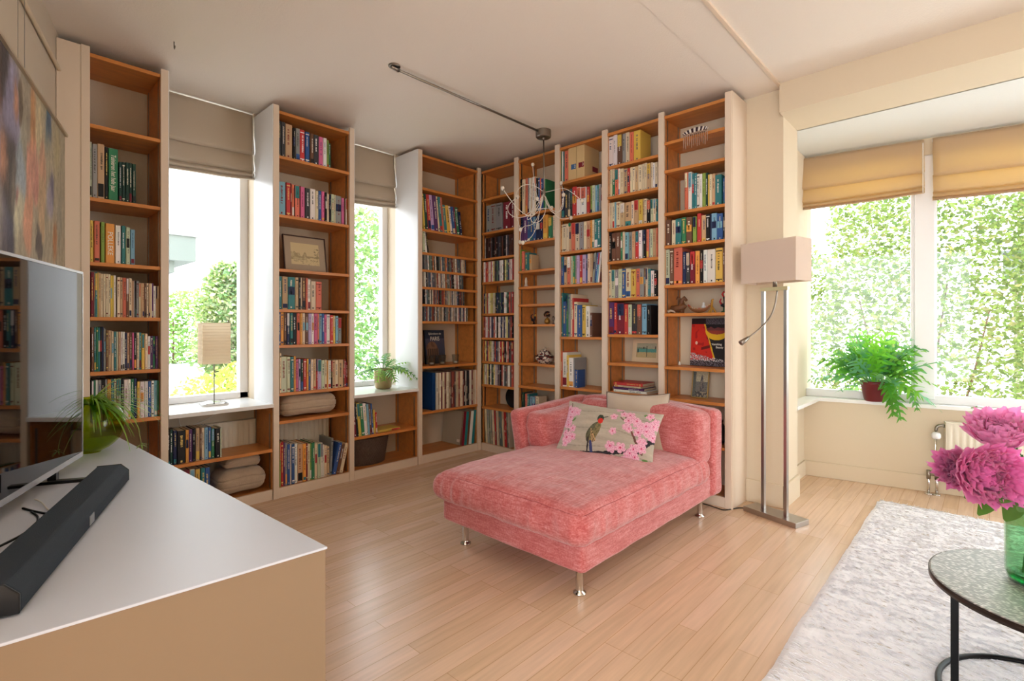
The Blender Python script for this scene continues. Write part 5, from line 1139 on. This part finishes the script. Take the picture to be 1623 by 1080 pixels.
m = MB().lathe([(0, -.004), (.085, -.004), (.092, -.010), (.094, -.008), (.088, .002), (0, .004)], 40); m.v = [(x, z_, y+.094) for x, y, z_ in m.v]; m.build('disc', blackp, r, smooth=True)
# figurines in the rightmost case
wood2 = mat('carved_wood', (110, 72, 46), .5, bump=.6, bscale=60)
p = ony(1076, 496, 3.30); r = tag(empty('carved_animal', (p.x, 3.31, 1.2265)), 'brown carved wooden animal with a raised head, leftmost figurine', 'figurine')
m = MB(); m.tube([(-.055, 0, .030), (-.02, 0, .034), (.02, 0, .040), (.035, 0, .060)], .024, 12, r2=.022); m.tube([(.02, 0, .050), (.015, 0, .085), (.035, 0, .105), (.050, 0, .085)], .020, 12, r2=.010)
for x, y in ((-.045, .012), (-.045, -.012), (.02, .012), (.02, -.012)): m.tube([(x, y, .03), (x, y, 0)], .009, 8)
m.tube([(.005, .0, .10), (-.015, 0, .11), (-.022, 0, .095)], .008, 8, r2=.003); m.build('body', wood2, r, smooth=True)
p = ony(1064, 496, 3.27); r = tag(empty('grey_shell', (p.x, 3.265, 1.2265)), 'small pale shell lying in front of the carved animal', 'figurine'); MB().tube([(-.02, 0, .012), (0, 0, .018), (.02, .004, .012), (.028, .006, .006)], .012, 12, r2=.003).build('body', mat('shell', (196, 176, 156), .5), r, smooth=True)
p = ony(1107, 496, 3.30); r = tag(empty('model_boat', (p.x, 3.31, 1.2265)), 'beaded model boat with a small white figure aboard', 'figurine')
m = MB(); m.grid(lambda u, v: ((u-.5)*.16, (v-.5)*.05*sin(pi*u)**.5, .028+.030*abs(2*u-1)**3-.024*sin(pi*v)*sin(pi*u)**.5), 24, 10); m.build('hull', mat('boat_wood', (150, 100, 66), .5), r, smooth=True, solid=.002)
m = MB(); rr = random.Random(4)
for k in range(46):
    t = k/45; x = (t-.5)*.15; z_ = .030+.03*abs(2*t-1)**3; c = lin(*rr.choice([(200, 60, 50), (230, 220, 210), (210, 170, 110), (170, 40, 40)])); m.lathe([(0, z_-.004), (.0045, z_), (0, z_+.004)], 7, c, c=(x, rr.uniform(-.018, .018)*sin(pi*t)**.5))
m.build('beads', print_m, r, smooth=True)
m = MB().lathe([(.010, .030), (.011, .045), (.006, .055), (.008, .062), (.005, .070), (0, .072)], 14, lin(220, 224, 226), c=(.03, 0)); m.build('passenger', print_m, r, smooth=True)
p = ony(1127, 496, 3.31); r = tag(empty('yellow_giraffe', (p.x, 3.325, 1.2265)), 'little ochre figure with splayed legs behind the beaded boat', 'figurine')
m = MB(); m.tube([(-.004, 0, .035), (0, 0, .06), (.002, 0, .085), (.010, 0, .088)], .008, 10, r2=.006)
for x in (-.022, .022, -.008): m.tube([(0, 0, .04), (x*.6, .004, .02), (x, .006 if x > 0 else -.006, 0)], .0055, 8)
m.build('body', mat('ochre_wood', (190, 140, 50), .45), r, smooth=True)
p = ony(1147.5, 496, 3.30); r = tag(empty('red_cockerel', (p.x, 3.30, 1.2265)), 'black and red cockerel figurine at the right end of the shelf', 'figurine')
m = MB(); m.lathe([(.018, 0), (.018, .008), (.006, .014), (.006, .04)], 14, lin(60, 90, 60)); m.tube([(-.014, 0, .05), (0, 0, .04), (.008, 0, .065), (.002, 0, .10)], .012, 10, lin(26, 22, 28), r2=.008); m.tube([(-.012, 0, .05), (-.026, 0, .07), (-.018, 0, .09)], .008, 8, lin(170, 40, 44), r2=.004)
m.tube([(.0, 0, .10), (-.012, 0, .118), (-.002, 0, .132), (.014, 0, .124), (.012, 0, .108)], .0055, 8, lin(190, 44, 44)); m.build('body', print_m, r, smooth=True)
p = ony(1077, 578, 3.40); r = tag(empty('small_bell', (p.x, 3.40, .8675)), 'tiny white bell shaped ornament beside the red picture book', 'figurine'); MB().lathe([(.010, 0), (.009, .006), (.006, .018), (.003, .022), (.003, .026), (0, .028)], 16).build('body', wax, r, smooth=True)
p = ony(1143, 700, 3.34); r = tag(empty('dark_jug', (p.x-.02, 3.35, .3765)), 'dark rounded jug in the gap between chaise and bookcase end', 'jug'); MB().lathe([(.03, 0), (.055, .03), (.06, .07), (.04, .11), (.025, .13), (.03, .15), (.024, .15), (0, .12)], 28).build('body', mat('dark_pottery', (50, 46, 44), .4), r, smooth=True)
# beaded half round ornament hanging over the top shelf
r = tag(empty('beaded_ornament', (ony(1100, 215, 3.20).x, 3.27, 2.3905)), 'small arched shell ornament with hanging strands on the top right shelf', 'ornament')
m = MB(); K = 16
for i in range(K):
    a0, a1 = pi*i/K, pi*(i+1)/K; c = lin(236, 226, 214) if i % 2 else lin(60, 40, 50)
    m.add([(-.085*cos(a0), -.055+.012*sin(a0), .012+.03*sin(a0)), (-.085*cos(a1), -.055+.012*sin(a1), .012+.03*sin(a1)), (-.070*cos(a1), -.045, .002+.012*sin(a1)), (-.070*cos(a0), -.045, .002+.012*sin(a0))], [(0, 1, 2, 3)], c)
m.build('arch', print_m, r, smooth=True, solid=.003)
MB().box(-.06, -.045, -.0, .06, -.01, .004).build('bar', print_m if False else nickel, r)
for i in range(13):
    x = -.078+.013*i; ln = .075+.012*sin(i*1.9); MB().tube([(x, -.050, .010), (x, -.050, -ln*.5), (x, -.050, -ln)], .0028, 6, lin(196, 160, 140), r2=.0022).build('strand', print_m, r, smooth=True)

# ------------------------------------------------------------------ garden
pave = mat('garden_paving', (205, 204, 206), .8, var=.12, vscale=6)
struct(MB().box(-60, -40, -.4, 60, 60, -.13), 'ground', pave)
def leafcloud(name, n_, fn, size, pal, base, label, cat, stem=None, group=None):
    rt = tag(empty(name, base), label, cat, group); m = MB()
    for _ in range(n_):
        p = fn(); a = random.uniform(0, 6.28); e_ = random.uniform(-.9, .9); d = Vector((cos(a)*cos(e_), sin(a)*cos(e_), sin(e_))); s_ = d.cross(Vector((random.uniform(-1, 1), random.uniform(-1, 1), random.uniform(-1, 1)))).normalized(); L_ = size*random.uniform(.6, 1.3); w_ = L_*.28
        q = Vector(p); c = leafcol(random.choice(pal), .2); m.add([q, q+d*L_*.5+s_*w_, q+d*L_, q+d*L_*.5-s_*w_], [(0, 1, 2, 3)], c)
    m.build('foliage', hedge_m, rt)
    if stem:
        m = MB()
        for (a_, b_, r_) in stem: m.tube([a_, (Vector(a_)+Vector(b_))/2+Vector((.02, .01, 0)), b_], r_, 6, r2=r_*.5)
        m.build('stem', mat('bark', (110, 84, 64), .9), rt)
    return rt
U = random.uniform
GP = [(84, 112, 50), (110, 136, 62), (50, 84, 44), (130, 146, 84), (36, 64, 36), (140, 130, 90)]
# right: tall hedge and shrubs behind the bay
for k, (x0, x1, y0, zt, n_, lab) in enumerate(((-3.6, -1.4, 7.4, 2.4, 6500, 'leafy shrub behind the bay window beside the pillar'), (-1.5, .3, 7.6, 3.2, 9000, 'dense green shrub behind the left bay pane'), (.2, 2.4, 7.8, 3.5, 9000, 'dense sunlit shrub behind the right bay pane'), (2.2, 5.5, 8.4, 3.3, 6000, 'far green shrub at the right edge of the bay view'))):
    def f(x0=x0, x1=x1, y0=y0, zt=zt):
        u = U(0, 1); v = U(0, 1)**.8; z_ = v*zt; return ((u-.5)*(x1-x0), U(-.55, .55)*(1-.4*v)+.3*sin(u*9)*v, z_*(1-.14*abs(2*u-1)**2)+.12*sin(u*17))
    xm = (x0+x1)/2
    leafcloud('shrub', int(n_*1.35), f, .068, GP, (xm, y0, -.13), lab, 'shrub', [((-.3, 0, 0), (-.6, .1, zt*.5), .016), ((.3, 0, 0), (.6, -.1, zt*.45), .016), ((0, .1, 0), (.25, 0, zt*.55), .018)], 'shrubs behind the bay window')
# left: hedge, ivy column, bright bush, seedling, eaves of the neighbouring house
def hb(w_, d_, h_):
    def f(): return (U(-d_, d_), U(-w_, w_), U(0, h_))
    return f
leafcloud('hedge', 7000, hb(3.0, .5, 2.5), .17, [(90, 140, 70), (120, 165, 80), (160, 185, 120)], (-20.6, 5.3, -.13), 'clipped green hedge seen through the left narrow window', 'hedge', [((0, -.5, 0), (0, -.5, 1.5), .04), ((0, .5, 0), (0, .5, 1.5), .04)])
leafcloud('ivy_tree', 9000, lambda: ((lambda a, z_, r: (r*cos(a), r*sin(a)*1.1, z_))((a_ := U(0, 6.28)), (z0_ := U(.1, 2.65)), U(.3, .62)*(1-((z0_-1.2)/1.5)**2)**.5*(1+.15*sin(a_*5+z0_*6)))), .11, [(120, 150, 110), (170, 180, 150), (220, 210, 180), (90, 130, 80)], (-12.0, 3.85, -.13), 'rounded variegated evergreen behind the table lamp', 'tree', [((0, 0, 0), (0, 0, 1.9), .09)])
leafcloud('bush', 3600, lambda: ((lambda a, z_, r: (r*cos(a), r*sin(a), z_*(1-r*.5)))(U(0, 6.28), U(0, .9), U(0, .42)**.8)), .06, [(190, 205, 60), (220, 220, 110), (150, 180, 70), (235, 225, 170)], (-5.7, 1.83, -.13), 'low yellow-green bush just outside the left narrow window', 'bush', [((0, 0, 0), (0, 0, .5), .03)])
leafcloud('climber', 8000, lambda: (U(-.25, .25), U(-1.4, 1.4), U(.3, 3.4)), .11, [(110, 150, 100), (90, 140, 90), (170, 195, 140)], (-8.2, 4.75, -.13), 'tall climbing plant seen through the window with the fern pot', 'climber', [((0, -.4, 0), (0, -.4, 3), .05), ((0, .6, 0), (0, .6, 3), .05)])
sdl = tag(empty('seedling', (-4.55, .98, -.13)), 'young plant with a few bright leaves just outside the left window corner', 'plant'); m = MB(); m.tube([(0, 0, 0), (.01, .01, .5), (0, .02, .74)], .006, 6, lin(110, 150, 60))
for k in range(14): a = k*2.4; frond(m, (0, .01, .5+.017*k), (cos(a), sin(a), .5), .12, .8, 0, .01, leafcol((150, 200, 70)), .02)
m.build('foliage', leaf_m, sdl, smooth=True)
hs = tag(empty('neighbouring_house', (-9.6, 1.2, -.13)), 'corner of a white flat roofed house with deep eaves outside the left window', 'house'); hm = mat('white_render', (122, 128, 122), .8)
MB().box(-1.2, -4.5, 2.28, .6, 1.20, 2.66).build('roof_fascia', hm, hs); MB().box(-1.2, -4.5, 2.66, .63, 1.24, 2.74).build('roof_edge', mat('grey_flashing', (150, 152, 150), .5), hs); MB().box(-1.2, -4.5, 0, .3, .55, 2.28).build('wall', hm, hs)
MB().box(-1.0, -4.5, 2.10, .45, .95, 2.28).build('soffit', hm, hs)
# bird feeder and lantern outside the bay
fd = tag(empty('garden_lantern', (ond(1490, 600, 6.6).x, ond(1490, 600, 6.6).y, -.13)), 'small white garden lantern among the leaves left of the right bay pane', 'lantern'); 
MB().box(-.10, -.10, 0, .10, .10, .34).build('housing', hm, fd, bevel=.01); MB().box(-.13, -.13, .34, .13, .13, .37).build('cap', hm, fd); MB().box(-.015, -.105, .18, .015, -.10, .22).build('vent', blackp, fd)
nb_ = ond(1612, 418, 7.0); nbx = tag(empty('nest_box', (nb_.x, nb_.y, -.13)), 'pale box on a post standing out of the hedge at the right frame edge', 'nest box'); MB().box(-.03, -.02, 0, .03, .02, 2.0).build('post', mat('grey_post', (150, 140, 130), .8), nbx); MB().box(-.14, -.10, 1.98, .14, .10, 2.28).build('box', hm, nbx); MB().box(-.17, -.14, 2.28, .17, .12, 2.31).build('roof', mat('box_roof', (110, 116, 130), .6), nbx)
